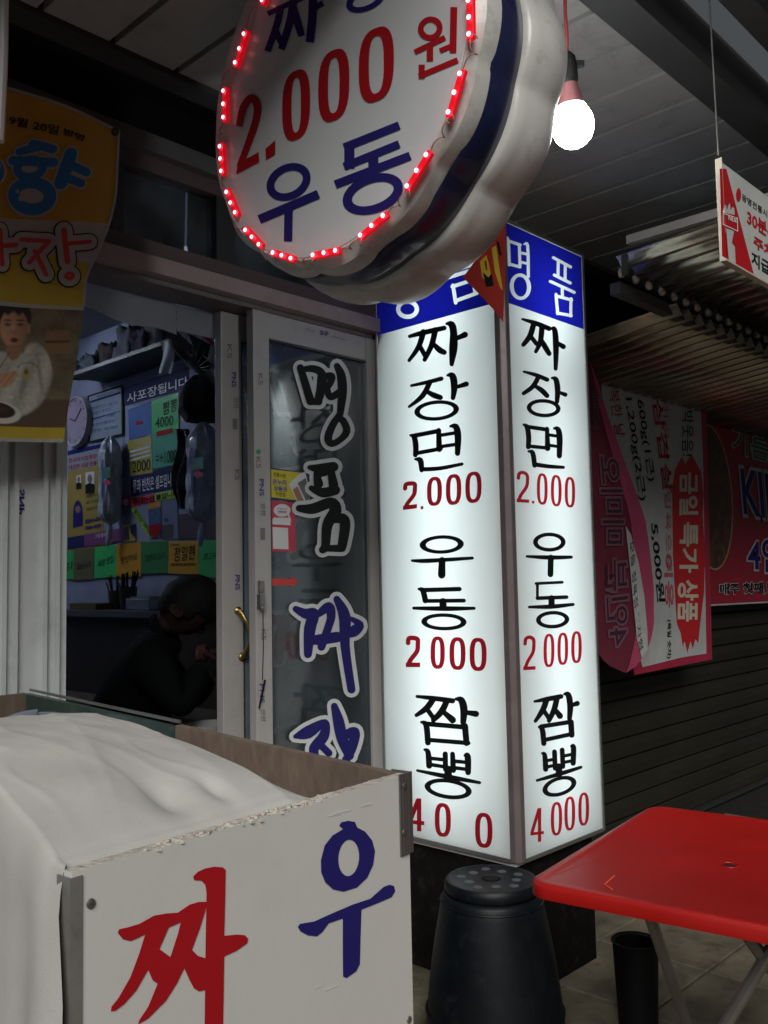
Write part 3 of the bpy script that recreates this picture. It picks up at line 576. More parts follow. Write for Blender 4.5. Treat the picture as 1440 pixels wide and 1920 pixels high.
# ------------------------------------------------------------ bare bulb
bp = D(1079, 222, 2.0)
bl = thing('bare_bulb', bp, 'lit white LED bulb hanging on a red cord right of the round sign', 'lamp')
ax = (D(1068, 140, 2.0) - D(1075, 235, 2.0)).normalized()
bc = D(1074, 236, 2.0)
obj('globe', MB().lathe(bc, ax, [(-.0475,.002),(-.046,.014),(-.040,.026),(-.028,.038),(-.012,.0445),(.004,.0455),(.018,.043),(.030,.037),(.042,.030)], 32), emis('bulb_glow', (.93,.98,1), 85), bl)
obj('bulb_base', MB().lathe(bc, ax, [(.0425,.0302),(.060,.025),(.080,.019),(.095,.016)], 24), mat('pink_bulb_base', (.20,.07,.075), .4), bl)
obj('socket', MB().lathe(bc, ax, [(.09,.0165),(.10,.019),(.13,.019),(.15,.016),(.16,.008)], 20).obox(bc+ax*.135+cr*.022, cr*.012, cu*.006, fw*.006), M_black, bl)
tp = bc + ax*.155
obj('cord', MB().tube([tp + Vector((random.uniform(-.002,.002), random.uniform(-.002,.002), .05*i)) for i in range(0, 8)] + [Vector((tp.x, tp.y, 2.83))], .0042, 6), mat('red_cord', (.45,.06,.07), .6), bl)

# ------------------------------------------------------------ crate stall with cloth
HB = 1.09
fl_, fr_, br_ = P(135,1635,'Z',HB), P(765,1450,'Z',HB), P(55,1296,'Z',HB)
dx = (fr_-fl_).normalized(); dy = Vector((-dx.y, dx.x, 0))
e_y = (br_-fr_); 
cs = thing('stall_box', ((fl_.x+fr_.x)/2, .9, 0), 'tall white laminated plywood stall box with painted red and navy syllables', 'box')
blc = fl_ + e_y
fzp = lambda p, z: Vector((p.x, p.y, z))
th = .016
nrm = -dy
def front(x, y, off=0.0):
    # the photo point on the front board plane
    d = ray(x, y); o = fl_ + nrm*off; t = (o-CAM).dot(nrm)/d.dot(nrm); return CAM + d*t
# front board with a chipped top edge
mb = MB(); N_ = 90; topf, topb, botf, botb = [], [], [], []
for i in range(N_+1):
    t = i/N_; p = fl_.lerp(fr_, t); z = HB - (.0022*random.random()+.003*max(0, math.sin(t*23))*random.random() if .18 < t < .75 else .0006*random.random())
    topf.append(fzp(p, z)); topb.append(fzp(p+dy*th, HB-.001*random.random())); botf.append(fzp(p, 0.02)); botb.append(fzp(p+dy*th, .02))
V = topf+topb+botf+botb; n = N_+1
for i in range(N_):
    pass
mb.add(V, [(i, i+1, 2*n+i+1, 2*n+i) for i in range(N_)] + [(n+i, 3*n+i, 3*n+i+1, n+i+1) for i in range(N_)] + [(2*n+i, 2*n+i+1, 3*n+i+1, 3*n+i) for i in range(N_)] + [(0, 2*n, 3*n, n), (N_, n+N_, 3*n+N_, 2*n+N_)])
mb.m = 1; mb.add(topf+topb, [(i, n+i, n+i+1, i+1) for i in range(N_)])
fb = obj('front_board', mb, [M_board, M_edge], cs)
for (a, b) in ((1,2),(3,4),(5,6)): pass
# flaked paint crumbs along the edge
cb = MB()
for i in range(150):
    t = random.betavariate(2.2, 2.4)*.62+.15; p = fl_.lerp(fr_, t) + dy*random.uniform(-.0012, .011); s = random.uniform(.0006, .0022)
    p = fzp(p, HB+random.uniform(-.002, .0012)-(.003 if random.random() < .3 else 0))
    cb.obox(p, Vector((s, s*random.uniform(-.6,.6), 0)), Vector((-s*.5, s*.8, s*random.uniform(-.5,.5))), Vector((0, 0, s*.6)))
tag(obj('edge_flakes', cb, M_edge, cs), kind='stuff')
# side board, back boards
def wall(a, b, z0, z1, mt, name, inward):
    q = [a, b, b+inward*th, a+inward*th]
    return obj(name, MB().prism([fzp(p, z0) for p in q], (0, 0, z1-z0)), mt, cs)
ey = e_y.normalized(); mid = fr_.lerp(br_, .44)
s_in = -dx
wall(fr_+dy*(th+.001), mid, .02, HB, M_ply, 'side_board', s_in)
wall(mid+ey*.002, br_, .02, HB-.004, M_green, 'side_board', s_in)
wall(fl_+dy*(th+.001), blc, .02, HB-.03, M_board, 'side_board', dx)
wall(br_-dx*th - ey*.001, blc+dx*th - ey*.001, .02, HB-.002, M_ply, 'back_board', -ey)
obj('rim_strip', MB().prism([fzp(p, HB+.0005) for p in (mid+ey*.01, br_, br_+dx*.004, mid+ey*.01+dx*.004)], (0,0,.006)), M_alu, cs)
obj('inner_shelf', MB().prism([fzp(p_, .95) for p_ in (fl_+dy*.02+dx*.02, fr_+dy*.02-dx*.02, br_-ey*.02-dx*.02, blc-ey*.02+dx*.02)], (0,0,.01)), M_green, cs)
# corner angle brackets and screws
bk = MB()
for a, b in ((0, .030),):
    q = [fr_ - dx*.030 + nrm*.0025, fr_ + dx*.006 + nrm*.0025, fr_ + dx*.006 + dy*.03, fr_ + dx*.003 + dy*.03, fr_+dx*.003, fr_ - dx*.030]
    q = [fr_ - dx*.022 + nrm*.003, fr_ + dx*.005 + nrm*.003, fr_ + dx*.005 + dy*.03, fr_ + dx*.001 + dy*.03, fr_+dx*.001 + nrm*.0005, fr_ - dx*.022 + nrm*.0005]
    bk.prism([fzp(p, .985) for p in q], (0, 0, .107))
for o_ in (.004, .010, .016): bk.obox(fzp(fr_ - dx*o_ + nrm*.0038, 1.038), dx*.0012, nrm*.0008, (0,0,.052))
obj('corner_bracket', bk, mat('weathered_steel', (.20,.19,.18), .45, .7, dirt=.5), cs)
def screw(x, y, r=.0042):
    p = front(x, y, .0008)
    s = MB().lathe(p, nrm, [(0, r), (.0012, r*.95), (.0022, r*.6), (.0024, .0004)], 14)
    so_ = obj('screw', s, M_steel, cs)
for x, y in ((170,1694), (767,1912)): screw(x, y, .0048)
for x, y in ((758,1473), (758,1560)): 
    p = front(x, y, .0045); obj('screw', MB().lathe(p, nrm, [(0,.0042),(.0015,.004),(.0022,.002)], 12), M_steel, cs)
p = P(122, 1643, 'Z', 1.078); obj('screw', MB().lathe(fzp(fl_ + dy*.012, 1.078), -dx, [(0,.004),(.002,.003)], 12), M_steel, cs)
# left corner metal edge
q = [fl_ - dx*.003 + nrm*.002, fl_ + dx*.010 + nrm*.002, fl_ + dx*.010 + nrm*.0006, fl_ - dx*.001 + nrm*.0006, fl_ - dx*.001 + dy*.02, fl_ - dx*.003 + dy*.02]
obj('edge_strip', MB().prism([fzp(p, .02) for p in q], (0, 0, HB-.025)), mat('dull_aluminium', (.36,.35,.33), .5, .6, dirt=.5), cs)
CE = crop(0, 1260, 1.8); ff = lambda x, y: front(x, y, .0011)
red1 = [(652,690),(668,674),(692,663),(722,657),(752,659),(762,668),(760,780),(757,890),(800,886),(826,888),(838,900),(835,915),(800,940),(757,960),(755,1100),(752,1240),(690,1240),(694,900),(697,745),(693,718),(680,704),(655,702)]
red2 = [(397,880),(402,868),(430,862),(470,850),(520,822),(560,815),(600,812),(640,785),(670,776),(700,775),(692,810),(676,862),(648,938),(668,958),(700,968),(700,1072),(672,1078),(655,1068),(640,1040),(622,1000),(598,1050),(560,1110),(500,1170),(465,1190),(470,1175),(500,1130),(532,1052),(515,1040),(500,1005),(460,1075),(420,1120),(390,1143),(374,1146),(376,1130),(400,1100),(440,1030),(470,950),(490,885),(460,900),(440,908),(415,902)]
hol1 = [(570,862),(610,845),(600,885),(575,962),(538,935)]
letters('lettering', [red1, red2], CE, ff, M_crim, cs, holes=[hol1])
nav1 = [(1145,518),(1152,507),(1175,502),(1198,506),(1206,525),(1232,538),(1256,568),(1266,605),(1260,650),(1240,694),(1205,727),(1160,741),(1125,734),(1098,710),(1084,675),(1083,635),(1096,585),(1122,552),(1158,530)]
nav2 = [(1005,860),(1012,850),(1060,842),(1120,815),(1190,785),(1250,765),(1295,725),(1315,718),(1330,722),(1334,740),(1322,760),(1280,778),(1220,802),(1217,900),(1215,985),(1203,1010),(1170,1033),(1158,1028),(1157,940),(1157,832),(1110,848),(1088,878),(1070,892),(1040,889),(1015,876)]
letters('lettering', [nav1, nav2], CE, ff, M_navy, cs, holes=[circ(1177,627,35,24,62,4)])
for a, b in (((1125,478),(1182,466)), ((1110,486),(1150,478)), ((1220,453),(1258,445)), ((1065,1068),(1085,1058)), ((1095,1075),(1140,1058))):
    letters('scratch', stroke([a, b], 2.4), CE, ff, mat('pale_scratch', (.8,.78,.76), .6), cs)

# cloth sheet heaped in the box and over its left side
def cloth2(u, v):
    x = -.34 + u*1.34
    w_ = max(0, (v-.03)/.97); vv = min(1, w_/.12)
    def top(x):
        h = max(0, 1 - abs(x-.12)**2.0*1.15)
        hump = math.sin(math.pi*min(1, w_**.85*.86)) 
        z = HB + .004 + .066*h*hump - .30*max(0, x-.64)*(.5+.5*vv) - .16*max(0, w_-.80)**1.2
        z += (.0045*math.sin(5*x+4*v) + .002*math.sin(13*x-11*v+1) + .0008*math.sin(31*v+17*x) + .0035*math.exp(-(abs(x-.50-.30*v)/.05)**1.3) + .002*math.exp(-(abs(x-.15-.5*v)/.03)**1.2) + .004*math.exp(-(abs(x-.3+.25*v)/.025)**1.2)*v)*vv
        z -= .014*math.exp(-((x-.34)/.05)**2)*math.exp(-((v-.10)/.05)**2) + .009*math.exp(-((x-.48)/.03)**2)*math.exp(-((v-.09)/.04)**2)
        n1_ = noise.noise(Vector((x*3.2, v*3.0, 1.7))); n2_ = noise.noise(Vector((x*7+v*3, v*5, 4.2)))
        z += (.003*(1-abs(n1_)*3)*.5 + .0012*max(0, 1-abs(n2_)*7))*vv
        if v < .012: z -= .07
        elif v < .03: z -= .004
        return z
    p = fl_ + ey*(.0165 + v*.86)
    if x >= 0:
        q = p + dx*(x*.485+.002); z = top(x)
    else:
        s = -x; z0 = HB + .004 if v < .03 else top(0)
        out = .012*min(1, s/.02) + .045*s + .010*math.sin(23*v+4*s)*min(1, s*9) + .006*math.sin(47*v-9*s)*min(1, s*9)
        q = p + dx*.002 - dx*max(0, out) - ey*.024*min(1, s/.05)*(1 if v < .2 else 0.3); z = z0 - max(0, s-.006)*2.6
    return Vector((q.x, q.y, z))
co_ = obj('cotton_sheet', MB().grid(cloth2, 190, 120), M_cloth, label='off-white cotton sheet heaped over the goods in the stall box', cat='cloth', sharp=180)
tex = None
# crumpled bluish plastic bag beyond the sheet
bag = MB(); bc_ = P(95, 1350, 'Z', 1.06)
def bagf(u, v):
    a = 2*math.pi*u; b = math.pi*(v*.5); r = 1+.22*math.sin(5*a+3*b)+.13*math.sin(11*a-7*b)+.08*math.sin(19*a+15*v)
    c = P(70, 1392, 'Z', 1.03)
    return Vector((c.x, c.y, .98)) + Vector((.20*r*math.cos(a)*math.cos(b), .10*r*math.sin(a)*math.cos(b), .095*(1+.16*math.sin(4*a+2)+.1*math.sin(9*a))*math.sin(b)))
obj('plastic_bag', bag.grid(bagf, 90, 26), mat('blue_grey_film', (.30,.34,.42), .22, var=.2, trans=.3), label='crumpled bluish plastic bag at the back of the stall box', cat='bag', sharp=180)

# ------------------------------------------------------------ yellow hanging banner at the left
YB = 2.2
def wav(Y, amp=.012, fx=14):
    def f(x, y):
        p = P(x, y, 'Y', Y); p.y += amp*math.sin(p.x*fx+p.z*3) + amp*.6*math.sin(p.z*9+p.x*5); return p
    return f
def wo(f, o): 
    def g(x, y):
        p = f(x, y); return Vector((p.x, p.y+o, p.z))
    return g
wb = wav(YB)
yb = thing('yellow_banner', (1.0, YB, 1.7), 'yellow printed cloth banner hanging at the left of the door', 'banner')
edge = [(245,225),(300,222),(370,219),(420,207),(470,186),(520,160),(570,155),(620,148),(700,137),(760,130),(828,124)]
def xe(y):
    for (a, b), (c, d) in zip(edge, edge[1:]):
        if y <= c: return b + (d-b)*(y-a)/(c-a)
    return edge[-1][1]
def yt(x): return 155 + x*.4
def bgrid(y0, y1, n, top=False, xl_=-90):
    def f(u, v):
        yy = y0 + (y1-y0)*v; xr = xe(max(245, yy)); x = xl_ + (xr-xl_)*u
        ya = yt(x) if top else y0 + 0
        if top: yy = ya + (y1-ya)*v; xr = xe(max(245, yy)); x = xl_+(xr-xl_)*u; 
        return wb(x, yy)
    return MB().grid(f, 30, n)
def band(y0a, y0b, y1a, y1b, n):       # a band whose top runs from y0a (left) to y0b (right)
    def f(u, v):
        a = y0a + (y0b-y0a)*u; b = y1a + (y1b-y1a)*u; yy = a + (b-a)*v
        return wb(-90 + (xe(max(245, yy))+90)*u, yy)
    return MB().grid(f, 30, n)
M_by = mat('yellow_banner_cloth', (.50,.29,.028), .75, var=.22, scale=2.2, bump=.3, bscale=500)
M_by2 = mat('lemon_banner_cloth', (.50,.38,.04), .75, var=.12, bump=.3, bscale=500)
M_bw = mat('white_banner_cloth', (.42,.42,.38), .75, var=.15, bump=.3, bscale=500)
obj('yellow_field', band(118, 246, 400, 420, 24), M_by, yb)
obj('white_field', band(400, 420, 425, 500, 6), M_bw, yb)
obj('yellow_field', band(425, 500, 556, 578, 12), M_by2, yb)
obj('white_stripe', band(556, 578, 566, 584, 2), M_bw, yb)
obj('photo_print', band(566, 584, 796, 800, 14), mat('brown_photo_print', (.13,.115,.075), .7, var=.5, scale=6, bump=.3, bscale=500), yb)
obj('yellow_field', band(796, 800, 818, 822, 3), M_by2, yb)
obj('hem', band(818, 822, 826, 828, 1), M_bw, yb)
obj('hem', MB().grid(lambda u, v: wo(wb, -.002)(-90+(225+90)*u, yt(-90+315*u)-1+5*v+1), 20, 1).grid(lambda u, v: wo(wb, -.002)(xe(246+330*v)-5+5*u, 246+330*v), 1, 20), M_bw, yb)
obj('eyelet', poly_mesh([circ(214,248,8,16)], [circ(214,248,2.6,10)], wo(wb, -.003)), M_dark, yb)
wt = wo(wb, -.004)
text('print', '월', (-4,233), (9,237), (-3,214), wt, M_ink, yb, bold=.02)
text('print', '9월 20일', (19,231), (104,257), (21,214), wt, M_ink, yb, bold=.015)
text('print', '방영', (112,256), (150,270), (115,244), wt, M_ink, yb, bold=.02)
M_cyan = mat('blue_banner_print', (.02,.17,.42), .7, bump=.2, bscale=500)
hy = [stroke([(68,278,10),(90,290,18)], 0), ]
hyang = SS(([(62,270),(96,282)],13), ([(28,298),(98,306)],14), ([(128,292),(112,345)],19), ([(128,312),(158,326)],13), ([(118,334),(148,346)],13), ([(40,282),(80,275)],12)) + ring(58,314,22,16,15) + ring(62,366,32,25,22,12)
obj('print_outline', poly_mesh(SS(([(62,270),(96,282)],19), ([(28,298),(98,306)],20), ([(128,292),(112,345)],25), ([(128,312),(158,326)],19), ([(118,334),(148,346)],19), ([(40,282),(80,275)],18)) + [circ(58,314,33,24,26), circ(62,366,46,28,40,12), circ(-12,318,30,20)], [], wo(wb,-.003)), M_bw, yb)
obj('print', poly_mesh(hyang + [circ(-14,318,27,20)], [], wt), M_cyan, yb)
rj = [([(42,448),(92,452),(56,492)],8), ([(66,470),(86,515)],8), ([(118,432),(124,492)],10), ([(126,458),(165,455)],8), ([(-20,462),(32,458)],9), ([(2,430),(4,495)],9)]
for g_, mt_, o_ in ((26, M_ink, -.003), (21, M_bw, -.004)):
    obj('print_outline', poly_mesh([p for pts, w_ in rj for p in stroke(pts, w_+g_, smooth=False)] + [circ(127,519,9+g_/2,20)], [], wo(wb, o_)), mt_, yb)
obj('print', poly_mesh([p for pts, w_ in rj for p in stroke(pts, w_, smooth=False)] + ring(127,519,6,5,7), [], wo(wb, -.005)), mat('red_banner_print', (.5,.05,.04), .7), yb)
M_skin0 = mat('printed_skin', (.30,.19,.11), .7, var=.2, scale=20)
# the printed picture of somebody eating: soft flat print held in a colour attribute
def ss(a, b, t): t = max(0.0, min(1.0, (t-a)/(b-a))); return t*t*(3-2*t)
def pic_col(x, y):
    n1 = noise.noise(Vector((x*.03, y*.03, 0))); n2 = noise.noise(Vector((x*.15, y*.15, 3)))
    c = Vector((.10, .085, .05))*(1+.5*n1+.2*n2)
    def lay(c, k, m_): m_ = max(0, min(1, m_)); return c*(1-m_) + Vector(k)*m_
    def el(cx_, cy_, rx, ry, soft=.18, rot=0):
        a = R(rot); u = (x-cx_)*math.cos(a)+(y-cy_)*math.sin(a); v = -(x-cx_)*math.sin(a)+(y-cy_)*math.cos(a)
        return ss(1+soft, 1-soft, math.hypot(u/rx, v/ry))
    bx = ss(84, 88, x)*ss(130, 124, x)*ss(618, 622, y)*ss(664, 660, y)
    c = lay(c, (.16, .09, .045), bx*.9); c = lay(c, (.05, .03, .02), bx*ss(3, 1, abs(y-641)))
    c = lay(c, (.07, .045, .03), ss(744, 752, y))                                            # table
    sh_ = 1+.35*math.sin(x*.13+y*.05)*.5+.25*n2
    c = lay(c, Vector((.30, .30, .26))*sh_, max(el(20, 720, 74, 62, .06), el(72, 690, 26, 48, .1, -12)))
    c = lay(c, (.15, .15, .13), el(48, 716, 5, 26, .6, 12)*.7); c = lay(c, (.14, .14, .12), el(78, 705, 4, 34, .6, -8)*.6)
    c = lay(c, Vector((.22, .125, .07)), el(27, 655, 15, 20, .15))                           # neck
    c = lay(c, (.30, .30, .27), el(12, 672, 12, 6, .3, 35)); c = lay(c, (.30, .30, .27), el(44, 672, 12, 6, .3, -35))
    c = lay(c, (.015, .013, .012), el(27, 592, 33, 33, .08))                                 # hair
    lt_ = .55+.5*ss(60, 10, x)
    c = lay(c, Vector((.34, .19, .11))*lt_*(1+.1*n2), el(27, 614, 27, 37, .07)*ss(583, 592, y+3*math.sin(x*.3)))
    c = lay(c, Vector((.25, .14, .08)), el(55, 615, 4, 9, .2))
    for ex in (15, 39):
        c = lay(c, (.06, .03, .02), el(ex, 608, 6, 3.2, .5)*.9); c = lay(c, (.03, .018, .012), el(ex, 600, 8, 2, .5)*.85)
    c = lay(c, (.17, .09, .05), el(27, 622, 6, 4, .6)*.7); c = lay(c, (.45, .27, .17), el(26, 614, 2.4, 8, .8)*.5)
    c = lay(c, (.05, .02, .015), el(28, 637, 7, 4.5, .35)); c = lay(c, (.12, .06, .04), el(27, 649, 14, 3, .9)*.5)
    c = lay(c, Vector((.33, .19, .11))*(1+.3*math.sin(x*.5+y*.4)*.5), max(el(8, 712, 24, 13, .12, -14), el(24, 704, 14, 8, .2, -30)))
    c = lay(c, (.05, .03, .02), ss(1.8, .8, abs((y-660)-(20-x)*1.5))*ss(655, 664, y)*ss(712, 704, y))   # chopsticks
    c = lay(c, (.27, .22, .05), el(52, 700, 8, 11, .2)*.8); c = lay(c, (.05, .04, .02), el(52, 696, 4, 5, .3)*.8)
    r_ = math.hypot((x-54)/19, (y-692)/13); c = lay(c, (.08, .07, .03), ss(.18, .05, abs(r_-1))*ss(694, 686, y)*(.5+.5*math.sin(x*1.9)))
    c = lay(c, Vector((.42, .42, .38)), el(-2, 772, 46, 21, .06, 8)); c = lay(c, (.018, .012, .01), el(-4, 768, 37, 15, .08, 8)); c = lay(c, (.09, .045, .02), el(-8, 764, 20, 6, .8, 8)*(.4+.8*abs(n2)))
    return c*1.5
NXp, NYp = 150, 150
def pf(u, v):
    a = 566 + 18*u; b = 796 + 4*u; yy = a+(b-a)*v
    p = wo(wb, -.0012)(-90 + (xe(max(245, yy))+90)*u, yy); return p
M_pp = bpy.data.materials.new('photo_print_colour'); M_pp.use_nodes = True
_n = M_pp.node_tree.nodes; _a = _n.new('ShaderNodeVertexColor'); _a.layer_name = 'print'
M_pp.node_tree.links.new(_a.outputs[0], _n['Principled BSDF'].inputs['Base Color']); _n['Principled BSDF'].inputs['Roughness'].default_value = .75
po_ = obj('picture_print', MB().grid(pf, NXp, NYp), M_pp, yb, sharp=180)
ca_ = po_.data.color_attributes.new('print', 'FLOAT_COLOR', 'POINT')
for j_ in range(NYp+1):
    for i_ in range(NXp+1):
        u, v = i_/NXp, j_/NYp; a = 566 + 18*u; b = 796 + 4*u; yy = a+(b-a)*v
        ca_.data[j_*(NXp+1)+i_].color = (*pic_col(-90 + (xe(max(245, yy))+90)*u, yy), 1)
# vertical white pole at the very left
obj('white_pole', MB().tube([P(6, -40, 'Y', 1.6), P(4, 120, 'Y', 1.6), P(-3, 265, 'Y', 1.6)], .010, 10), M_pvc, label='slim white pole end hanging at the top left corner', cat='pole')

# ------------------------------------------------------------ shop interior
XW = 2.72
M_wall_in = mat('interior_wall_paint', (.32,.35,.48), .7, dirt=.2)
rm = obj('interior_wall', MB().box((XW, 2.52, 0), (XW+.1, 6.2, 3.0)).box((-1.5, 6.1, 0), (XW, 6.2, 3.0)).box((-1.6, 2.52, 0), (-1.5, 6.2, 3.0)).box((-1.5, 2.502, 2.66), (XW, 2.53, 3.0)), M_wall_in, kind='structure')
obj('interior_ceiling', MB().box((-1.5, 2.52, 2.86), (XW, 6.1, 2.9)), mat('interior_ceiling_paint', (.16,.17,.20), .6), kind='structure')
obj('interior_floor', MB().box((-1.5, 2.5, -.01), (XW, 6.1, .01)), M_ground, kind='structure')
il = thing('ceiling_tube_lamp', (1.6, 5.2, 2.8), 'fluorescent ceiling lamp inside the noodle shop', 'lamp')
obj('lamp_housing', MB().box((1.0, 5.15, 2.80), (2.2, 5.25, 2.855)), M_pvc, il)
obj('lamp_tube', MB().tube([(1.02, 5.2, 2.785), (2.18, 5.2, 2.785)], .014), emis('cool_tube', (.70,.82,1), 66), il)
xw = lambda o=0: on('X', XW-.004-o)
def poster(name, pts, mt, label, cat='poster', o=.0, gr=None, sub=()):
    t = thing(name, P(*pts[0], 'X', XW-.004-o), label, cat, gr)
    sheet('sheet', pts, 'X', XW-.004-o, .0015, mt, t); return t
M_lam = lambda n, c: mat(n, c, .22, var=.1, bump=.6, bscale=9, coat=.5)
M_ban = mat('navy_banner_vinyl', (.02,.025,.12), .6, spec=.2, bump=.2, bscale=20)
t = poster('blue_banner_sign', [(228,728),(352,688),(354,728),(230,762)], M_ban, 'long navy blue banner with white writing above the bright price sheets', 'sign')
text('print', '사포장됩니다', (238,757), (352,724), (238,738), xw(.002), M_whitev, t, bold=.01)
M_np = mat('notice_paper', (.30,.36,.42), .3, bump=.5, bscale=8, coat=.6)
t = poster('laminated_notice', [(165,742),(229,722),(230,815),(167,830)], M_np, 'big laminated notice with reflections between clock and blue banner', 'notice', .004)
obj('notice_frame', poly_mesh([[(164,742),(230,721),(231,816),(166,831)]], [[(167,744),(227,725),(228,813),(169,827)]], xw(.006)), M_ink, t)
obj('print', poly_mesh([[(169,752),(226,734),(226,738),(169,756)], [(169,786),(226,770),(226,771),(169,788)]], [], xw(.006)), M_navy, t)
text('print', '원산지 표시', (182,747), (212,738), (182,742), xw(.006), M_ink, t)
ps = [('blue_price_sheet', [(240,768),(283,752),(284,815),(242,825)], (.03,.13,.46), 'blue price sheet left of the green one', None),
      ('green_price_sheet', [(284,752),(334,736),(335,806),(284,814)], (.05,.62,.10), 'bright green price sheet with handwritten 4000', ('짬뽕', (305,780), (332,770), (305,755))),
      ('yellow_price_sheet', [(240,827),(284,815),(286,886),(243,893)], (.55,.46,.08), 'yellow price sheet with handwritten 2000 and glare painted as white bars', ('2000', (248,887), (282,881), (248,866))),
      ('teal_price_sheet', [(285,814),(334,805),(334,870),(287,880)], (.04,.42,.20), 'darker green price sheet under the bright green one', ('=+1000', (292,872), (331,866), (292,848)))]
for n_, pts, c_, lb, tx in ps:
    t = poster(n_, pts, M_lam(n_, c_), lb, 'sheet', .001)
    if tx: text('print', tx[0], tx[1], tx[2], tx[3], xw(.003), M_ink, t)
    if n_ == 'green_price_sheet':
        text('print', '4000', (291,803), (325,797), (291,784), xw(.003), M_ink, t)
    if n_ == 'blue_price_sheet': obj('red_label', poly_mesh([[(254,792),(267,788),(267,795),(255,798)]], [], xw(.003)), M_crim, t)
    if n_ == 'teal_price_sheet': obj('red_label', poly_mesh([[(293,810),(323,802),(323,811),(294,819)]], [], xw(.003)), M_crim, t)
    if n_ == 'yellow_price_sheet': 
        obj('print', poly_mesh([[(243,846+i*8),(283,835+i*8),(283,838+i*8),(243,850+i*8)] for i in range(3)], [], xw(.003)), M_whitev, t)  # white bars paint the glare on the sheet
t = poster('self_service_sign', [(245,893),(331,871),(332,915),(246,931)], M_ban, 'navy self service sign with white writing under the price sheets', 'sign', .001)
text('print', '물과 반찬은 셀프입니다', (249,925), (329,910), (249,900), xw(.003), M_whitev, t, bold=.012)
t = poster('neon_strip', [(245,934),(290,926),(291,941),(246,951)], mat('neon_red_paper', (.75,.03,.05), .6), 'neon red strip of handwriting left of the lime strip', 'strip')
text('print', '주대는선', (248,948), (289,940), (248,936), xw(.002), M_ink, t, bold=.02)
t = poster('neon_strip', [(290,926),(336,917),(336,932),(291,940)], mat('neon_lime_paper', (.5,.75,.05), .6), 'neon lime strip of handwriting right of the red strip', 'strip')
text('print', '불입니다', (292,938), (334,930), (292,927), xw(.002), M_ink, t, bold=.02)
t = poster('diagonal_strip', [(246,956),(253,950),(286,1003),(282,1011)], MATS['neon_lime_paper'], 'lime strip stuck diagonally below the red strip', 'strip', .002)
text('print', '휴지는 여기에', (249,960), (281,1008), (254,954), xw(.004), M_ink, t, bold=.01)
t = poster('neon_strip', [(340,760),(357,756),(358,772),(341,775)], MATS['neon_red_paper'], 'small red slip beside the black hat', 'strip')
t = poster('neon_strip', [(340,776),(366,770),(366,783),(341,788)], MATS['neon_lime_paper'], 'small lime slip below the red slip beside the hat', 'strip')
text('print', '주문은', (343,785), (364,781), (343,776), xw(.002), M_ink, t, bold=.02)
# campaign style poster
t = poster('portrait_poster', [(127,848),(190,838),(195,1030),(127,1032)], mat('ochre_poster', (.42,.29,.05), .5, bump=0), 'ochre poster with small portraits below the wall clock', 'poster')
obj('title_band', poly_mesh([[(127,850),(189,838),(190,872),(127,884)]], [], xw(.002)), MATS['notice_paper'], t)
obj('title_bar', poly_mesh([[(127,846),(189,832),(189,840),(127,854)]], [], xw(.003)), M_navy, t)
text('print', '한국외식업중앙회', (129,869), (188,858), (129,860), xw(.003), M_crim, t, bold=.03)
text('print', '깨끗한 식당 만들기', (129,882), (188,871), (129,873), xw(.003), M_crim, t, bold=.03)
for (a, b, c, d_) in ((143,890,152,918), (160,884,177,926)):
    obj('portrait', poly_mesh([[(a,b+2),(c,b),(c,d_-2),(a,d_)]], [], xw(.003)), M_whitev, t)
    obj('portrait_suit', poly_mesh([[(a,b+(d_-b)*.6),((a+c)/2,b+(d_-b)*.5),(c,b+(d_-b)*.58),(c,d_-2),(a,d_)]], [], xw(.0035)), M_ink, t)
    obj('portrait_head', poly_mesh([circ((a+c)/2, b+(d_-b)*.32, (c-a)*.26, 12, (d_-b)*.2)], [], xw(.004)), M_skin0, t)
obj('portrait_oval', poly_mesh([circ(146,962,9,18,24), [(137,962),(155,962),(155,985),(137,990)]], [], xw(.003)), M_navy, t)
obj('portrait_head', poly_mesh([circ(146,955,5,12,7)], [], xw(.004)), M_skin0, t)
text('print', '02)2616-0000', (160,985), (190,978), (160,974), xw(.003), M_navy, t, bold=.03)
text('print', '1588-0000', (160,994), (190,988), (160,987), xw(.003), M_navy, t, bold=.03)
t = poster('purple_poster', [(158,1002),(240,988),(242,1012),(158,1026)], mat('purple_print', (.22,.05,.20), .4), 'purple leaflet with pale print above the paper notes', 'poster', .005)
text('print', '그랑엘리제', (177,1010), (205,1005), (177,1002), xw(.007), M_whitev, t, bold=.01)
t = poster('navy_poster', [(127,1008),(157,1003),(158,1025),(127,1030)], M_ban, 'small navy leaflet at the left end above the notes', 'poster', .005)
t = poster('pink_card', [(229,932),(243,928),(244,950),(230,953)], MATS['pink_print'], 'small pink card with white circle left of the red strip', 'card')
obj('print', poly_mesh([circ(236,941,5,14,7)], [], xw(.002)), M_whitev, t)
t = poster('yellow_card', [(229,985),(254,980),(254,1013),(229,1018)], M_yel, 'small yellow card with a picture below the pink card', 'card', .003)
obj('print', poly_mesh([[(243,985),(253,981),(253,1010),(246,1000)]], [], xw(.005)), M_navy, t)
t = poster('small_calendar', [(278,955),(301,950),(302,1008),(280,1012)], mat('calendar_blue', (.05,.12,.26), .5, var=.5, scale=60), 'small blue and orange calendar in the middle of the wall', 'calendar', .001)
obj('print', poly_mesh([[(278,944),(301,940),(301,951),(278,955)]], [], xw(.003)), mat('orange_paper', (.6,.24,.02), .6), t)
obj('print', poly_mesh([[(280,985),(302,981),(302,996),(290,1010),(280,1000)]], [], xw(.004)), M_crim, t)
t = poster('wall_chart', [(303,940),(332,934),(334,1010),(304,1012)], mat('chart_blue', (.16,.2,.32), .5), 'pale blue chart with a dark drawing right of the calendar', 'poster', .001)
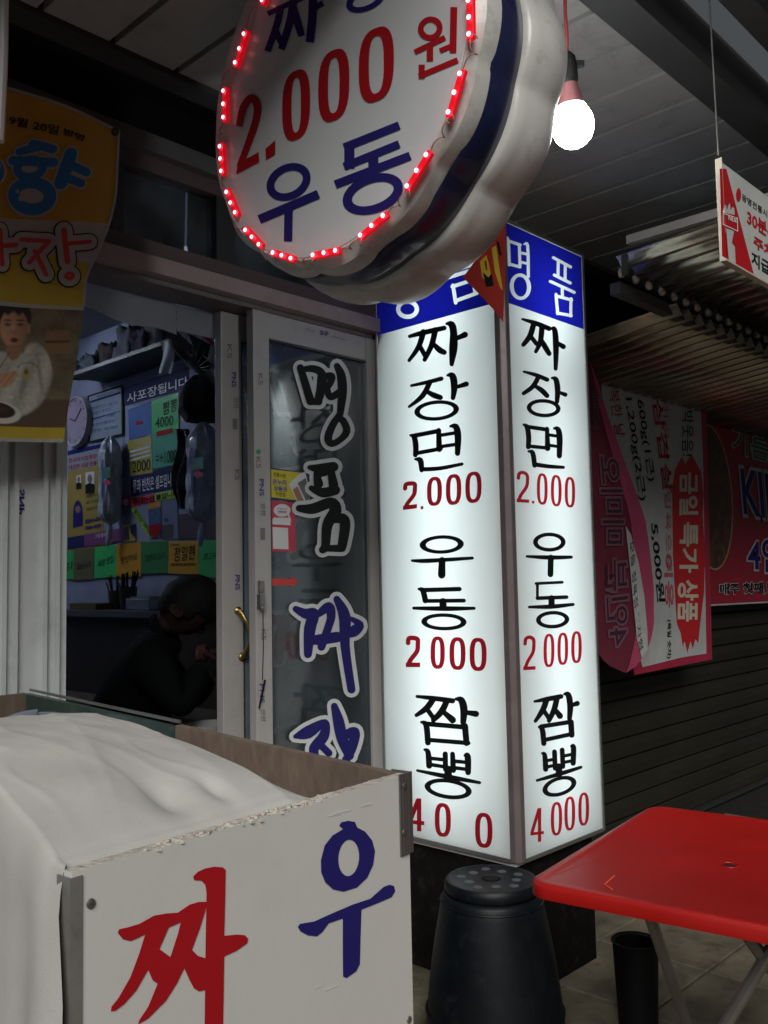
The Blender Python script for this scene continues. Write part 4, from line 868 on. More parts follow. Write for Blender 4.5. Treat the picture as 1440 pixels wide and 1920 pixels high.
for pq in (circ(312,975,4,10,5), [(303,985),(325,983),(325,1008),(304,1010)]): obj('print', poly_mesh([pq], [], xw(.003)), mat('chart_dark', (.06,.05,.07), .6), t)
t = poster('dark_poster', [(334,965),(420,955),(420,1010),(334,1012)], mat('maroon_print', (.07,.035,.05), .5), 'dark maroon sheet beneath the right bag of cups', 'poster', .0)
# row of notes
row = [((118,1034),(138,1032),(138,1085),(118,1086),(.04,.5,.12),'leftmost bright green note, cut by the door edge'), ((139,1031),(176,1027),(176,1086),(137,1088),(.14,.13,.06),'dull olive note with faint handwriting'),
       ((177,1027),(218,1021),(218,1082),(177,1084),(.04,.55,.14),'bright green note between olive and orange notes'), ((219,1021),(264,1016),(264,1080),(218,1083),(.72,.34,.02),'orange note behind the chopstick cups'),
       ((264,1016),(316,1014),(315,1074),(265,1076),(.03,.24,.07),'dark green note between the two orange notes'), ((317,1016),(372,1015),(372,1077),(315,1075),(.72,.36,.02),'orange note with bold handwriting above the bent head'),
       ((373,1014),(424,1012),(424,1086),(372,1080),(.04,.5,.12),'rightmost green note beside the door post')]
for i, (a, b, c, d_, col, lb) in enumerate(row):
    t = poster('paper_note', [a, b, c, d_], mat('note_paper_%s' % ['lime','olive','mint','amber','forest','orange','fern'][i], col, .7, bump=.1), lb, 'note', .008, 'coloured paper notes in a row on the wall')
    w_ = b[0]-a[0]
    wr = ['김', 'Seoul Korea', '짜장 맛집', '맛있어요', '맛있게 먹고 갑니다', '정일현', '최고예요'][i]
    text('handwriting', wr, (a[0]+w_*.15, a[1]+38), (b[0]-w_*.15, b[1]+34), (a[0]+w_*.18, a[1]+(10 if i == 5 else 24)), xw(.0105), M_ink, t, bold=.0)
    if i == 5:
        text('handwriting', 'Fullhope', (a[0]+3, a[1]+10), (a[0]+19, a[1]+8), (a[0]+3, a[1]+4), xw(.0105), M_ink, t, bold=.02)
        text('handwriting', '맛있게 먹고 갑니다 감사', (a[0]+3, a[1]+46), (b[0]-5, b[1]+46), (a[0]+3, a[1]+40), xw(.0105), M_ink, t, bold=.03)
tn = bpy.data.objects['laminated_notice']
for j_, tx_ in enumerate(('쌀 배추김치 고춧가루', '국내산 중국산', '돼지고기 국내산', '오징어 중국산', '양파 국내산')):
    text('print', tx_, (172, 768+j_*11), (172+random.choice((36,44,50)), 768+j_*11-10), (172, 762+j_*11), xw(.006), M_bprint, tn)
tn = bpy.data.objects['portrait_poster']
for j_, tx_ in enumerate(('대표이사', '회장 인사말씀', '위생교육 안내')):
    text('print', tx_, (161, 934+j_*12), (186, 929+j_*12), (161, 928+j_*12), xw(.003), M_ink, tn)
# wall clock
cc = P(143, 790, 'X', XW-.03)
ck = thing('wall_clock', cc, 'round pale wall clock at the left edge of the posters', 'clock')
rc = .155
obj('rim', MB().lathe(Vector((XW-.004, cc.y, cc.z)), (-1,0,0), [(0,rc),(.03,rc),(.04,rc*.97),(.038,rc*.9),(.03,rc*.89)], 40), mat('pale_clock_rim', (.5,.47,.5), .3), ck)
obj('dial', MB().lathe(Vector((XW-.035, cc.y, cc.z)), (-1,0,0), [(0,rc*.9),(.001,rc*.9)], 40), mat('lilac_clock_dial', (.42,.34,.44), .15, bump=0), ck)
for a, l in ((.35, .07), (2.4, .10)):
    v = Vector((0, math.cos(a), math.sin(a))); obj('hand', MB().obox(Vector((XW-.038, cc.y, cc.z))+v*l/2, v*l/2, v.cross(Vector((1,0,0)))*.003, (.001,0,0)), M_ink, ck)
for i in range(12):
    v = Vector((0, math.cos(i*math.pi/6), math.sin(i*math.pi/6))); obj('hour_mark', MB().obox(Vector((XW-.0375, cc.y, cc.z))+v*rc*.78, v*.008, v.cross(Vector((1,0,0)))*.002, (.0006,0,0)), M_ink, ck)
# bags of paper cups
M_film = glassy('bag_film', (.9,.93,.97), .30, .14, lo=.04)
M_cup = mat('paper_cup_white', (.78,.80,.84), .5, bump=0)
M_bag = mat('clear_cup_bag', (.66,.70,.80), .2, var=.3, scale=16, bump=1, bscale=30, coat=.3, trans=.15)
def cupbag(x0, x1, y0, y1, lb, dx_=.10):
    xc = (x0+x1)/2; top = P(xc, y0, 'X', XW-dx_); bot = P(xc, y1, 'X', XW-dx_); r = (x1-x0)/F*(top-CAM).dot(fw)/2*1.02
    t = thing('cup_bag', bot, lb, 'bag', 'clear bags of paper cups hanging on the wall')
    n_ = 22; pr = []
    Lh = (top-bot).length
    for i in range(n_+1):
        u = i/n_; rr = r*(min(1, u*9)**.5 if u < .11 else (1 if u < .82 else 1-.75*((u-.82)/.18)**1.4))
        pr.append((u*Lh, max(.006, rr)))
    obj('bag_film', MB().lathe(bot, (top-bot), pr, 32, lambda q, h, r_: .006*math.sin(7*q+h*18)*(r_ > .02)+.004*math.sin(13*q-h*30)*(r_ > .02)), M_bag, t)
    obj('bag_tail', MB().tube([bot, bot+Vector((0,.012,-.05)), bot+Vector((0,.03,-.11))], [.012,.02,.012], 8), M_bag, t)
    obj('cup_print', poly_mesh([circ(xc-(x1-x0)*.16, y0+(y1-y0)*.52, (x1-x0)*.17, 16, (y1-y0)*.03)], [], on('X', XW-dx_-r-.006)), mat('cup_red', (.6,.05,.12), .4), t)
    obj('cup_print', poly_mesh([[(x0+(x1-x0)*.12, y0+(y1-y0)*.36), (x0+(x1-x0)*.50, y0+(y1-y0)*.34), (x0+(x1-x0)*.50, y0+(y1-y0)*.46), (x0+(x1-x0)*.12, y0+(y1-y0)*.48)]], [], on('X', XW-dx_-r-.0065)), mat('cup_green', (.03,.16,.13), .4), t)
    obj('cup_print', poly_mesh([[(x0+(x1-x0)*.10, y0+(y1-y0)*.26), (x0+(x1-x0)*.16, y0+(y1-y0)*.255), (x0+(x1-x0)*.16, y0+(y1-y0)*.70), (x0+(x1-x0)*.10, y0+(y1-y0)*.71)]], [], on('X', XW-dx_-r-.0065)), mat('cup_blue', (.05,.09,.3), .4), t)
    return t
cupbag(188, 226, 818, 985, 'slender clear bag of paper cups beside the portrait poster', .07)
cupbag(352, 410, 792, 980, 'wider clear bag of paper cups beside the door post', .10)
# hat, dark garment, fan
hp = P(384, 742, 'X', XW-.09)
ht = thing('black_hat', hp, 'black knitted hat hanging above the wider cup bag', 'hat')
obj('hat_body', MB().lathe(hp-Vector((0,0,.13)), (0,.08,1), [(0,.03),(.01,.09),(.06,.125),(.13,.12),(.19,.09),(.23,.04),(.24,.01)], 28, lambda q, h, r: .008*math.sin(6*q)+.004*math.sin(15*q+h*50)), mat('black_wool', (.008,.008,.009), .95, bump=.8, bscale=90), ht)
g = MB()
def garm(u, v):
    x = 334 + 24*u + 6*math.sin(v*7); y = 805 + 150*v; p = P(x, y, 'X', XW-.02); p.x -= .015*math.sin(u*math.pi*3+v*4)+.015; return p
obj('black_garment', g.grid(garm, 14, 24), mat('black_shiny_fabric', (.012,.012,.015), .25, bump=.8, bscale=30), label='glossy black garment hanging between sheets and cup bag', cat='garment', sharp=180)
fc = D(388, 668, 3.55); fax = (cu*(-.86) + cr*(-.72) + fw*(-.30)).normalized()
fn = thing('wall_fan', fc, 'white electric fan with red rim high inside the doorway', 'fan')
obj('back_cover', MB().lathe(fc, fax, [(-.085,.03),(-.08,.09),(-.055,.15),(-.025,.19),(-.004,.20)], 40), mat('fan_white', (.62,.62,.64), .3, bump=0), fn)
obj('red_rim', MB().lathe(fc, fax, [(-.006,.198),(-.004,.206),(.006,.206),(.008,.198)], 40, None, False), mat('fan_red', (.5,.02,.03), .3), fn)
gm = MB()
fa = fax.orthogonal().normalized(); fb_ = fax.cross(fa)
for i in range(36):
    q = 2*math.pi*i/36; v = fa*math.cos(q)+fb_*math.sin(q); gm.tube([fc+v*.198+fax*.006, fc+v*.17+fax*.04, fc+v*.09+fax*.06, fc+v*.02+fax*.064], .0013, 4)
obj('front_grille', gm, M_dark, fn)
obj('hub', MB().lathe(fc, fax, [(.02,.04),(.066,.04),(.07,.02)], 20), M_black, fn)
for i in range(4):
    q = i*math.pi/2; v = fa*math.cos(q)+fb_*math.sin(q); w_ = fa*math.sin(q)-fb_*math.cos(q)
    obj('blade', MB().prism([fc+v*.03+w_*.02+fax*.01, fc+v*.17+w_*.06+fax*.005, fc+v*.18-w_*.03+fax*.025, fc+v*.03-w_*.03+fax*.02], fax*.002), M_black, fn)
obj('bracket', MB().tube([fc-fax*.08, fc-fax*.16, Vector((XW, fc.y+.1, fc.z+.12))], .014), M_pvc, fn)
# shelf with bags above the banner
sh = thing('wall_shelf', P(220, 700, 'X', XW-.1), 'cluttered high shelf above the blue banner', 'shelf')
sa, sb = P(135, 705, 'X', XW-.22), P(345, 650, 'X', XW-.22)
obj('board', MB().box((XW-.24, sb.y, sa.z-.01), (XW, sa.y, sa.z+.01)), mat('dark_shelf', (.03,.028,.03), .5), sh)
for i, (x, c_) in enumerate(((215,(.09,.07,.06)), (245,(.16,.17,.20)), (275,(.08,.06,.10)), (305,(.14,.15,.17)), (182,(.12,.13,.16)), (152,(.12,.13,.16)))):
    p = P(x, 700, 'X', XW-.14); p.z = sa.z+.012; hh = (.12,.17,.13,.2,.1,.09)[i]
    def bf(u, v, p=p, hh=hh, i=i):
        a = 2*math.pi*u; b = v*math.pi/2; ca, sa, cb, sb3 = math.cos(a), math.sin(a), math.cos(b), math.sin(b)
        ca = math.copysign(abs(ca)**.5, ca); sa = math.copysign(abs(sa)**.5, sa); cb = cb**.35
        n3 = noise.noise(Vector((ca*cb*2, sa*cb*2, sb3*2+i*5)))*.45 + noise.noise(Vector((ca*cb*6, sa*cb*6, sb3*6+i*3)))*.2
        return p + Vector((.06*(1+n3)*ca*cb, .085*(1+n3)*sa*cb, hh*(1+n3)*sb3**.6))
    obj('shelf_bundle', MB().grid(bf, 28, 8), mat('bundle_%s' % ['brown','pale','violet','grey','silver','linen'][i], c_, .85, spec=.1, var=.4, bump=.8, bscale=30), label='%s wrapped bundle on the high shelf inside' % ['brown','tall pale','violet tinted','tallest grey','low silvery','leftmost linen coloured'][i], cat='bundle', group='bundles on the high shelf', sharp=180)
hang = MB().grid(lambda u, v: P(300+22*u+3*math.sin(v*5), 640+60*v, 'X', XW-.26)+Vector((.01*math.sin(u*6+v*3),0,0)), 8, 10)
obj('hanging_paper', hang, mat('pale_paper', (.35,.38,.44), .5, bump=.5), label='pale paper sheet hanging over the high shelf edge', cat='paper', sharp=180)
# counter along the wall
ct = thing('counter', (2.5, 4.2, 0), 'dark counter along the inner wall below the paper notes', 'counter')
zc = 1.235
obj('counter_top', MB().box((XW-.34, 2.9, zc-.03), (XW-.002, 5.9, zc)), mat('counter_steel', (.16,.16,.17), .3, .7), ct)
obj('counter_front', MB().box((XW-.30, 2.9, .01), (XW-.27, 5.9, zc-.03)), mat('dark_wood_panel', (.03,.022,.018), .6), ct)
obj('lower_shelf', MB().box((XW-.52, 3.0, .78), (XW-.301, 5.9, .81)), mat('shelf_laminate', (.12,.10,.08), .35), ct)
for i, (px_, rr, hh, c_, lb) in enumerate(((218,.045,.10,(.05,.04,.03),'left brown cup of spoons on the counter'), (240,.05,.12,(.03,.03,.03),'right dark cup of chopsticks on the counter'))):
    p = P(px_, 1080, 'X', XW-.12); p.z = zc
    t = thing('utensil_cup', p, lb, 'cup', 'utensil cups on the counter')
    obj('cup', MB().lathe(p, (0,0,1), [(0,rr*.8),(hh,rr),(hh,rr*.9),(.01,rr*.7)], 20), mat('cup_body_%s' % ['brown','black'][i], c_, .4), t)
    for k_ in range(14):
        a = random.uniform(0, 6.28); b = Vector((math.cos(a), math.sin(a), 0))
        obj('chopstick' if i else 'spoon', MB().tube([p+b*.01+Vector((0,0,.02)), p+b*rr*random.uniform(.6,1.2)+Vector((0,0,hh+random.uniform(.04,.09)))], [.003,.004], 5), M_black if i else M_dark, t)
p = P(280, 1100, 'X', XW-.17); p.z = zc
t = thing('napkin_box', p, 'shiny steel napkin box on the counter behind the diner', 'box')
bevel(obj('box_body', MB().box((p.x-.07, p.y-.11, zc+.001), (p.x+.07, p.y+.11, zc+.06)), mat('bright_steel', (.35,.36,.38), .22, .9, bump=.3, bscale=20), t), .006)
obj('box_lid', MB().box((p.x-.055, p.y-.09, zc+.061), (p.x+.055, p.y+.09, zc+.07)), M_steel, t)
p = P(180, 1110, 'X', XW-.17)
t = obj('yellow_tray', MB().box((p.x-.08, p.y-.14, zc+.001), (p.x+.08, p.y+.14, zc+.035)), mat('mustard_plastic', (.12,.09,.02), .4), label='mustard plastic tray at the left end of the counter', cat='tray')

# ------------------------------------------------------------ seated diner
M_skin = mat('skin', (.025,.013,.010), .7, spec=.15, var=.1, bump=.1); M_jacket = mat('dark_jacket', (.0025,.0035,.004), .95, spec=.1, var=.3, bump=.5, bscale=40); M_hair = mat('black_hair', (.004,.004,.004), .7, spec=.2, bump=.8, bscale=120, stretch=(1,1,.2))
def skin_mesh(name, nodes, edges, mt, parent, sub=2):
    me = bpy.data.meshes.new(name); L = BASE[parent.name]
    me.from_pydata([n[0]-L for n in nodes], edges, []); o = bpy.data.objects.new(name, me); COL.objects.link(o); o.parent = parent
    sk = o.modifiers.new('skin', 'SKIN'); sb_ = o.modifiers.new('sub', 'SUBSURF'); sb_.levels = sub; sb_.render_levels = sub
    for i, n in enumerate(nodes):
        r = n[1]; me.skin_vertices[0].data[i].radius = (r, r) if not isinstance(r, tuple) else r
        me.skin_vertices[0].data[i].use_root = (i == 0)
    bpy.context.view_layer.update()
    m2 = bpy.data.meshes.new_from_object(o.evaluated_get(bpy.context.evaluated_depsgraph_get()))
    o.modifiers.clear(); o.data = m2; m2.materials.clear(); m2.materials.append(mt)
    for p_ in m2.polygons: p_.use_smooth = True
    BASE[o.name] = L; return o
dp = 3.42
hips = D(215, 1500, dp); hips.z = .50
pn = thing('person', Vector((hips.x, hips.y, .0)), 'person in dark jacket bent over a meal, seen through the open door', 'person')
side = Vector((fh.x, fh.y, 0))        # across the shoulders, roughly along the view
ch = D(262, 1262, dp); nk = D(308, 1190, dp); sp = D(228, 1370, dp)
sR, sL = D(275, 1235, dp-.18), D(285, 1228, dp+.18)
eR, eL = D(345, 1335, dp-.22), D(360, 1315, dp+.15); hR, hL = D(385, 1225, dp-.12), D(400, 1262, dp+.08)
kR, kL = D(385, 1480, dp-.15), D(390, 1470, dp+.15); kR.z = kL.z = .52; aR, aL = Vector((kR.x, kR.y, .10)), Vector((kL.x, kL.y, .10))
nodes = [(hips, .155), (sp, .155), (ch, .17), (nk, .062), (sR, .088), (eR, .058), (hR.lerp(eR, .18), .042), (sL, .085), (eL, .055), (hL.lerp(eL, .18), .04),
         (hips+side*-.1, .10), (kR, .075), (aR, .05), (hips+side*.1, .10), (kL, .075), (aL, .05)]
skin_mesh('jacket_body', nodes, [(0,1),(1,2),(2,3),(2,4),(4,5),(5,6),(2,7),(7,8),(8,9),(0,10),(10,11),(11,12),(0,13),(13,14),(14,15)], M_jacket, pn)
# head: shaped lathe-free mesh in a tilted frame
hc = D(352, 1138, dp); hf = (cr*.58 - cu*.80 + fw*.05).normalized(); hu = (cu*.60 + cr*.75).normalized(); hu = (hu - hf*hu.dot(hf)).normalized(); hs = hf.cross(hu)
def headf(kind):
    def f(u, v):
        a = 2*math.pi*u; b = math.pi*(v-.5); x, y, z = math.cos(a)*math.cos(b), math.sin(a)*math.cos(b), math.sin(b)
        fx = .098; sx = .078; ux = .118
        jaw = 1 - .28*max(0, -z)*(1 if True else 0)
        px_ = x*fx*(1.0 if x > 0 else 1.0)*jaw + (.014*max(0, -z) if x > 0 else -.0)
        if kind == 'face':
            if x > .8 and abs(y) < .28: px_ += .022*math.exp(-((z+.12)/.14)**2)*(1-abs(y)/.28)      # nose
            if x > .8 and abs(y) < .45: px_ -= .007*math.exp(-((z-.12)/.10)**2)                          # eye sockets
            if x > .8 and abs(y) < .3: px_ += .006*math.exp(-((z+.48)/.10)**2)                           # lips
            k_ = 1
        else:
            def ssm(a, b, t): t = max(0, min(1, (t-a)/(b-a))); return t*t*(3-2*t)
            facem = ssm(.30, .52, x)*ssm(.42, .20, z); bz = -.60 + .52*ssm(-.45, -.10, x); low = ssm(bz, bz-.14, z)
            k_ = 1.15 - .22*max(facem, low) + (.018*math.sin(9*a+5*b)*math.sin(7*b+2) + .012*math.sin(23*a-11*b))*(1-max(facem, low))
        return hc + hf*px_*k_ + hs*y*sx*jaw*k_ + hu*z*ux*k_
    return f
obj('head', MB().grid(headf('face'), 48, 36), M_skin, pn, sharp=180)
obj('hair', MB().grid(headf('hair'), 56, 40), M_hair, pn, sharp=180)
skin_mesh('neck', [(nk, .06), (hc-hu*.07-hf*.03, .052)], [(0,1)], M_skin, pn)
for s in (-1, 1):
    obj('ear', MB().lathe(hc+hs*s*.080-hf*.012-hu*.02, hs*s+hf*-.3, [(0,.024),(.006,.027),(.012,.024),(.010,.014),(.005,.008)], 16, lambda q, h, r: .006*math.cos(2*q)*(r > .02)), M_skin, pn)
    obj('eye', MB().lathe(hc+hf*.088+hs*s*.030+hu*.014, hf, [(0,.012),(.004,.009),(.006,.003)], 12), M_ink, pn)
obj('collar', MB().tube([nk+ (hs*math.cos(a)*.075 + hf*math.sin(a)*.07)+hu*.005 for a in [i*math.pi/8 for i in range(17)]], .018, 8), M_jacket, pn)
def hand(c, fwd, upv, s):
    fwd = fwd.normalized(); sd = fwd.cross(upv).normalized(); upv = sd.cross(fwd)
    nodes = [(c, (.030,.018)), (c+fwd*.045, (.036,.016)), (c+fwd*.075, (.036,.013))]; E_ = [(0,1),(1,2)]
    for i in range(4):
        o = sd*(i-1.5)*.017; l = (.058,.068,.064,.05)[i]; b = len(nodes)
        nodes += [(c+fwd*.082+o, .009), (c+fwd*(.082+l*.5)+o-upv*.012, .008), (c+fwd*(.082+l*.75)+o-upv*.038, .007)]; E_ += [(2,b),(b,b+1),(b+1,b+2)]
    b = len(nodes); nodes += [(c+fwd*.02+sd*s*.034, .011), (c+fwd*.055+sd*s*.05-upv*.018, .009), (c+fwd*.082+sd*s*.044-upv*.034, .008)]; E_ += [(0,b),(b,b+1),(b+1,b+2)]
    return skin_mesh('hand', nodes, E_, M_skin, pn, 2)
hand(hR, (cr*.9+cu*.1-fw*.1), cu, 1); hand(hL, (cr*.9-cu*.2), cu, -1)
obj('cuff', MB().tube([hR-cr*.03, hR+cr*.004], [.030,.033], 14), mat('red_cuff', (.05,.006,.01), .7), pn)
so2 = thing('diner_stool', (hips.x, hips.y, 0), 'dark stool under the seated diner', 'stool')
obj('seat', MB().lathe((hips.x, hips.y, .36), (0,0,1), [(0,.15),(.02,.17),(.05,.16)], 24), M_black, so2)
for i in range(4):
    a = i*math.pi/2+.7; v = Vector((math.cos(a), math.sin(a), 0)); obj('leg', MB().tube([Vector((hips.x, hips.y, .37))+v*.12, Vector((hips.x, hips.y, .012))+v*.17], .012), M_dark, so2)
tb = D(430, 1330, dp); tt = thing('dining_table', (tb.x, tb.y, 0), 'dark dining table in front of the seated diner', 'table')
tb.z = min(.80, tb.z)
bevel(obj('table_top', MB().obox(Vector((tb.x, tb.y, .765)), rt*.26, fh*.35, (0,0,.012)), mat('dark_table_top', (.05,.035,.03), .25), tt), .004)
for a in (-1, 1):
    for b in (-1, 1): obj('leg', MB().tube([Vector((tb.x, tb.y, .752))+rt*.22*a+fh*.3*b, Vector((tb.x, tb.y, .012))+rt*.22*a+fh*.3*b], .015), M_dark, tt)
bo = Vector((tb.x, tb.y, .778))-rt*.06-fh*.05
obj('noodle_bowl', MB().lathe(bo, (0,0,1), [(0,.04),(.01,.05),(.05,.085),(.07,.095),(.07,.09),(.03,.06),(.02,.01)], 28), mat('bowl_glaze', (.5,.5,.48), .2), label='pale bowl on the dark dining table before the diner', cat='bowl')

# ------------------------------------------------------------ neighbour: shutter, awning, banners
M_shut = mat('shutter_paint', (.026,.024,.017), .5, .1, spec=.3, var=.25, scale=4, dirt=.4, stretch=(.3,1,1))
su = thing('roller_shutter', (4.5, 2.45, 0), 'closed dark olive roller shutter behind the red table', 'shutter')
z = .02; i = 0
while z < 2.28:
    obj('shutter_slat', MB().prism([(3.02, 2.450, z), (3.02, 2.441, z+.006), (3.02, 2.438, z+.05), (3.02, 2.441, z+.090), (3.02, 2.450, z+.096), (3.02, 2.458, z+.05)], (5.2, 0, 0)), M_shut, su); z += .1
obj('guide_rail', MB().box((2.995, 2.39, 0), (3.018, 2.5, 2.4)), M_dark, su)
obj('shutter_wall', MB().box((3.02, 2.50, 0), (8.3, 2.56, 2.9)), M_black, su)
obj('bottom_lip', MB().box((3.02, 2.41, .0), (8.2, 2.47, .019)), M_dark, su)
po = obj('brown_post', MB().box((3.10, 1.98, 0), (3.17, 2.05, 2.55)), M_brown, label='reddish brown steel post right of the pillar sign', cat='post')
aw = thing('corrugated_awning', (4, 1.6, 2.3), 'corrugated metal awning sloping over the neighbouring stall', 'awning')
M_cor = mat('corrugated_steel', (.42,.38,.30), .22, .9, var=.5, scale=3, dirt=.5, dcol=(.10,.07,.04), stretch=(1,.2,1))
def corr(y0, z0, y1, z1, x0=2.66, x1=7.4, pitch=.098, amp=.018):
    n_ = int((x1-x0)/pitch*8)
    def f(u, v): 
        x = x0+(x1-x0)*u; return Vector((x, y0+(y1-y0)*v, z0+(z1-z0)*v + amp*math.cos(2*math.pi*(x-x0)/pitch)))
    m_ = MB().grid(f, n_, 3)
    return m_
for nm, a in (('front_sheet', (.72, 2.47, 1.51, 2.42, 2.76)), ('rear_sheet', (1.50, 2.345, 2.47, 2.24, 3.18))):
    o = obj(nm, corr(*a), M_cor, aw, sharp=80); so3 = o.modifiers.new('s', 'SOLIDIFY'); so3.thickness = .0015
obj('edge_beam', MB().box((2.63, .72, 2.418), (2.655, 1.40, 2.445)), mat('pale_edge_paint', (.20,.19,.18), .5, dirt=.4), aw)
obj('purlin', MB().box((2.82, 1.53, 2.33), (7.4, 1.57, 2.37)), M_dark, aw)
obj('purlin', MB().box((2.66, 1.0, 2.36), (7.4, 1.04, 2.405)), M_dark, aw)
hk = MB()
for i in range(44): hk.lathe(Vector((2.80+i*.098, 1.515, 2.395)), (0,-.35,-1), [(-.012,.004),(0,.012),(.014,.013),(.02,.006)], 8)
tag(obj('sheet_end_plugs', hk, mat('dull_beige_plug', (.30,.25,.18), .5), aw), kind='stuff')
obj('bracket', MB().box((2.74, 1.46, 2.36), (2.755, 1.48, 2.43)), M_dark, aw)
# parking notice board hanging from the roof
hb = thing('hanging_board', P(1400, 480, 'Y', .9), 'white and red hanging notice board about parking at the right edge', 'sign')
YH = .9; hbt = on('Y', YH-.009); 
c0, c1 = P(1347,306,'Y',YH), P(1352,484,'Y',YH); XB0 = (c0.x+c1.x)/2+.008; ZT, ZBt = c0.z, c1.z; XB1 = XB0+.8
obj('board', MB().box((XB0, YH-.008, ZBt), (XB1, YH+.004, ZT)), mat('white_board_face', (.5,.52,.5), .5, bump=0), hb)
obj('side_rim', MB().box((XB0-.003, YH-.009, ZBt-.004), (XB0-.0005, YH+.008, ZT+.012)).box((XB0-.0005, YH-.009, ZBt-.005), (XB1, YH+.008, ZBt-.0005)), mat('beige_rim', (.5,.45,.36), .6), hb)
def HT(x, y): return hbt(*crop(1000, 0, 3)(x, y))
obj('red_print', poly_mesh([[(1048,948),(1086,950),(1240,1540),(1062,1440)]], [[(1085,1280),(1130,1296),(1118,1362),(1135,1385),(1140,1488),(1100,1464)], [(1068,1188),(1075,1150),(1085,1150),(1090,1180),(1098,1150),(1108,1140),(1110,1182),(1122,1160),(1132,1168),(1134,1208),(1068,1196)]], HT), M_crim, hb)
obj('red_print', poly_mesh(stroke([(1068,1200),(1148,1226),(1150,1300),(1068,1262),(1068,1200)], 4, smooth=False), [], lambda x, y: on('Y', YH-.010)(*crop(1000,0,3)(x, y))), M_whitev, hb)
text('print', 'NE로', (1366,412), (1382,418), (1366,402), on('Y', YH-.010), M_whitev, hb, bold=.02)
obj('red_print', poly_mesh([circ(1155,1096,14,20,38)], [], HT), M_crim, hb)
text('print', '광명전통시장 주차장', (1391,375), (1482,438), (1391,362), hbt, M_ink, hb, bold=.01)
text('print', '30분무료', (1401,420), (1475,470), (1401,392), hbt, M_crim, hb, bold=.03)
text('print', '주차권', (1413,463), (1470,500), (1413,440), hbt, M_crim, hb, bold=.03)
text('print', '지급매장', (1409,496), (1480,540), (1409,470), hbt, M_ink, hb, bold=.03)
obj('wire', MB().tube([Vector((XB0, YH, ZT+.02)), Vector((XB0-.02, YH, 3.4))], .0022, 6), M_steel, hb)
obj('wire', MB().tube([Vector((XB1, YH, ZT)), Vector((XB1, YH, 3.4))], .0022, 6), M_steel, hb)

# hanging price banner, turned on its side
YN = 2.18
CH = crop(1080, 600, 2.742)
wn = wav(YN, 0, 9)
def HN(o): return lambda x, y: wo(wn, o)(*CH(x, y))
M_bred = mat('crimson_banner_cloth', (.40,.02,.06), .6, var=.15, bump=.2); M_bgr = mat('grey_banner_print', (.50,.52,.52), .6, var=.12, bump=.2)
nb = thing('price_banner', P(1200, 1240, 'Y', YN), 'pink and white price banner hung sideways with one flap folded over', 'banner')
def quadgrid(tl_, tr_, br2, bl2, f, nu=14, nv=26):
    def g_(u, v):
        ax_ = tl_[0]+(tr_[0]-tl_[0])*u; ay = tl_[1]+(tr_[1]-tl_[1])*u; bx = bl2[0]+(br2[0]-bl2[0])*u; by = bl2[1]+(br2[1]-bl2[1])*u
        return f(ax_+(bx-ax_)*v, ay+(by-ay)*v)
    return MB().grid(g_, nu, nv)
obj('banner_cloth', quadgrid((60,180),(668,350),(700,1745),(300,1825), HN(0)), M_bred, nb, sharp=180)
obj('white_field', poly_mesh([[(120,195),(430,280),(635,365),(650,700),(668,1715),(540,1735),(340,1785),(250,1500),(150,700)]], [], HN(-.003)), M_bgr, nb)
burst = [(540,705),(560,740),(590,690),(640,780),(652,900),(648,1000),(660,1200),(655,1400),(640,1520),(625,1660),(610,1640),(598,1690),(585,1650),(570,1710),(555,1650),(545,1680),(535,1610),(515,1560),(505,1400),(495,1200),(492,1000),(490,880),(505,770)]
obj('red_burst', poly_mesh([burst], [], HN(-.004)), mat('bright_red_print', (.55,.015,.02), .6, bump=0), nb)
M_cream = mat('cream_print', (.65,.60,.48), .6, bump=0)
def vt(s, x0, y0, x1, y1, slant, mt_, bold, o=-.0055):       # writing turned a quarter turn clockwise
    text('print', s, (x0, y0), (x0+slant, y1), (x1, y0), HN(o), mt_, nb, bold=bold)
vt('금일', 528,785, 625,1005, -2, M_cream, .03); vt('특가', 528,1040, 625,1300, -2, M_cream, .03); vt('상품', 518,1335, 625,1550, -2, M_cream, .03)
vt('삼겹살', 385,410, 440,890, 60, M_crim, .01); vt('600g(1근)', 300,410, 345,830, 60, M_ink, .01); vt('1,200g(2근)', 240,400, 285,930, 75, M_ink, .01)
vt('5,000원', 375,1045, 420,1450, 35, M_ink, .02); vt('미국산 수입육으로', 440,420, 470,1300, 20, MATS['faded_red_vinyl'], 0)
vt('이용', 445,1200, 490,1480, 10, MATS['faded_red_vinyl'], .02); vt('(육일 숫자)', 462,1540, 485,1740, 0, M_ink, .02); vt('행복한 날', 150,280, 205,600, 45, M_crim, .0)
vt('함박웃음!', 540,390, 600,700, 0, M_ink, 0)
# folded flap
YFp = 2.05
flL = [(190,56),(330,54),(640,60),(1030,68),(1380,78),(1560,86),(1640,98),(1700,118),(1745,145),(1780,182),(1800,215),(1812,252)]
flR = [(190,62),(330,122),(640,222),(1030,340),(1380,400),(1560,410),(1640,396),(1700,368),(1745,340),(1780,312),(1800,290),(1812,262)]
def ip(t, y):
    for (a, b), (c, d_) in zip(t, t[1:]):
        if y <= c: return b+(d_-b)*(y-a)/(c-a)
    return t[-1][1]
def flap_f(o, u0_=0, u1_=1):
    def f(u, v):
        y = 190+(1812-190)*v; uu = u0_+(u1_-u0_)*u; x = ip(flL, y)+(ip(flR, y)-ip(flL, y))*uu
        q = CH(x, y); p = P(q[0], q[1], 'Y', YFp); dd = (p-CAM).normalized(); bend = .10*uu*uu*min(1, v*3)
        p = p + Vector((0, bend*.0, 0)); p.y += .012*math.sin(v*9)+o; return p
    return f
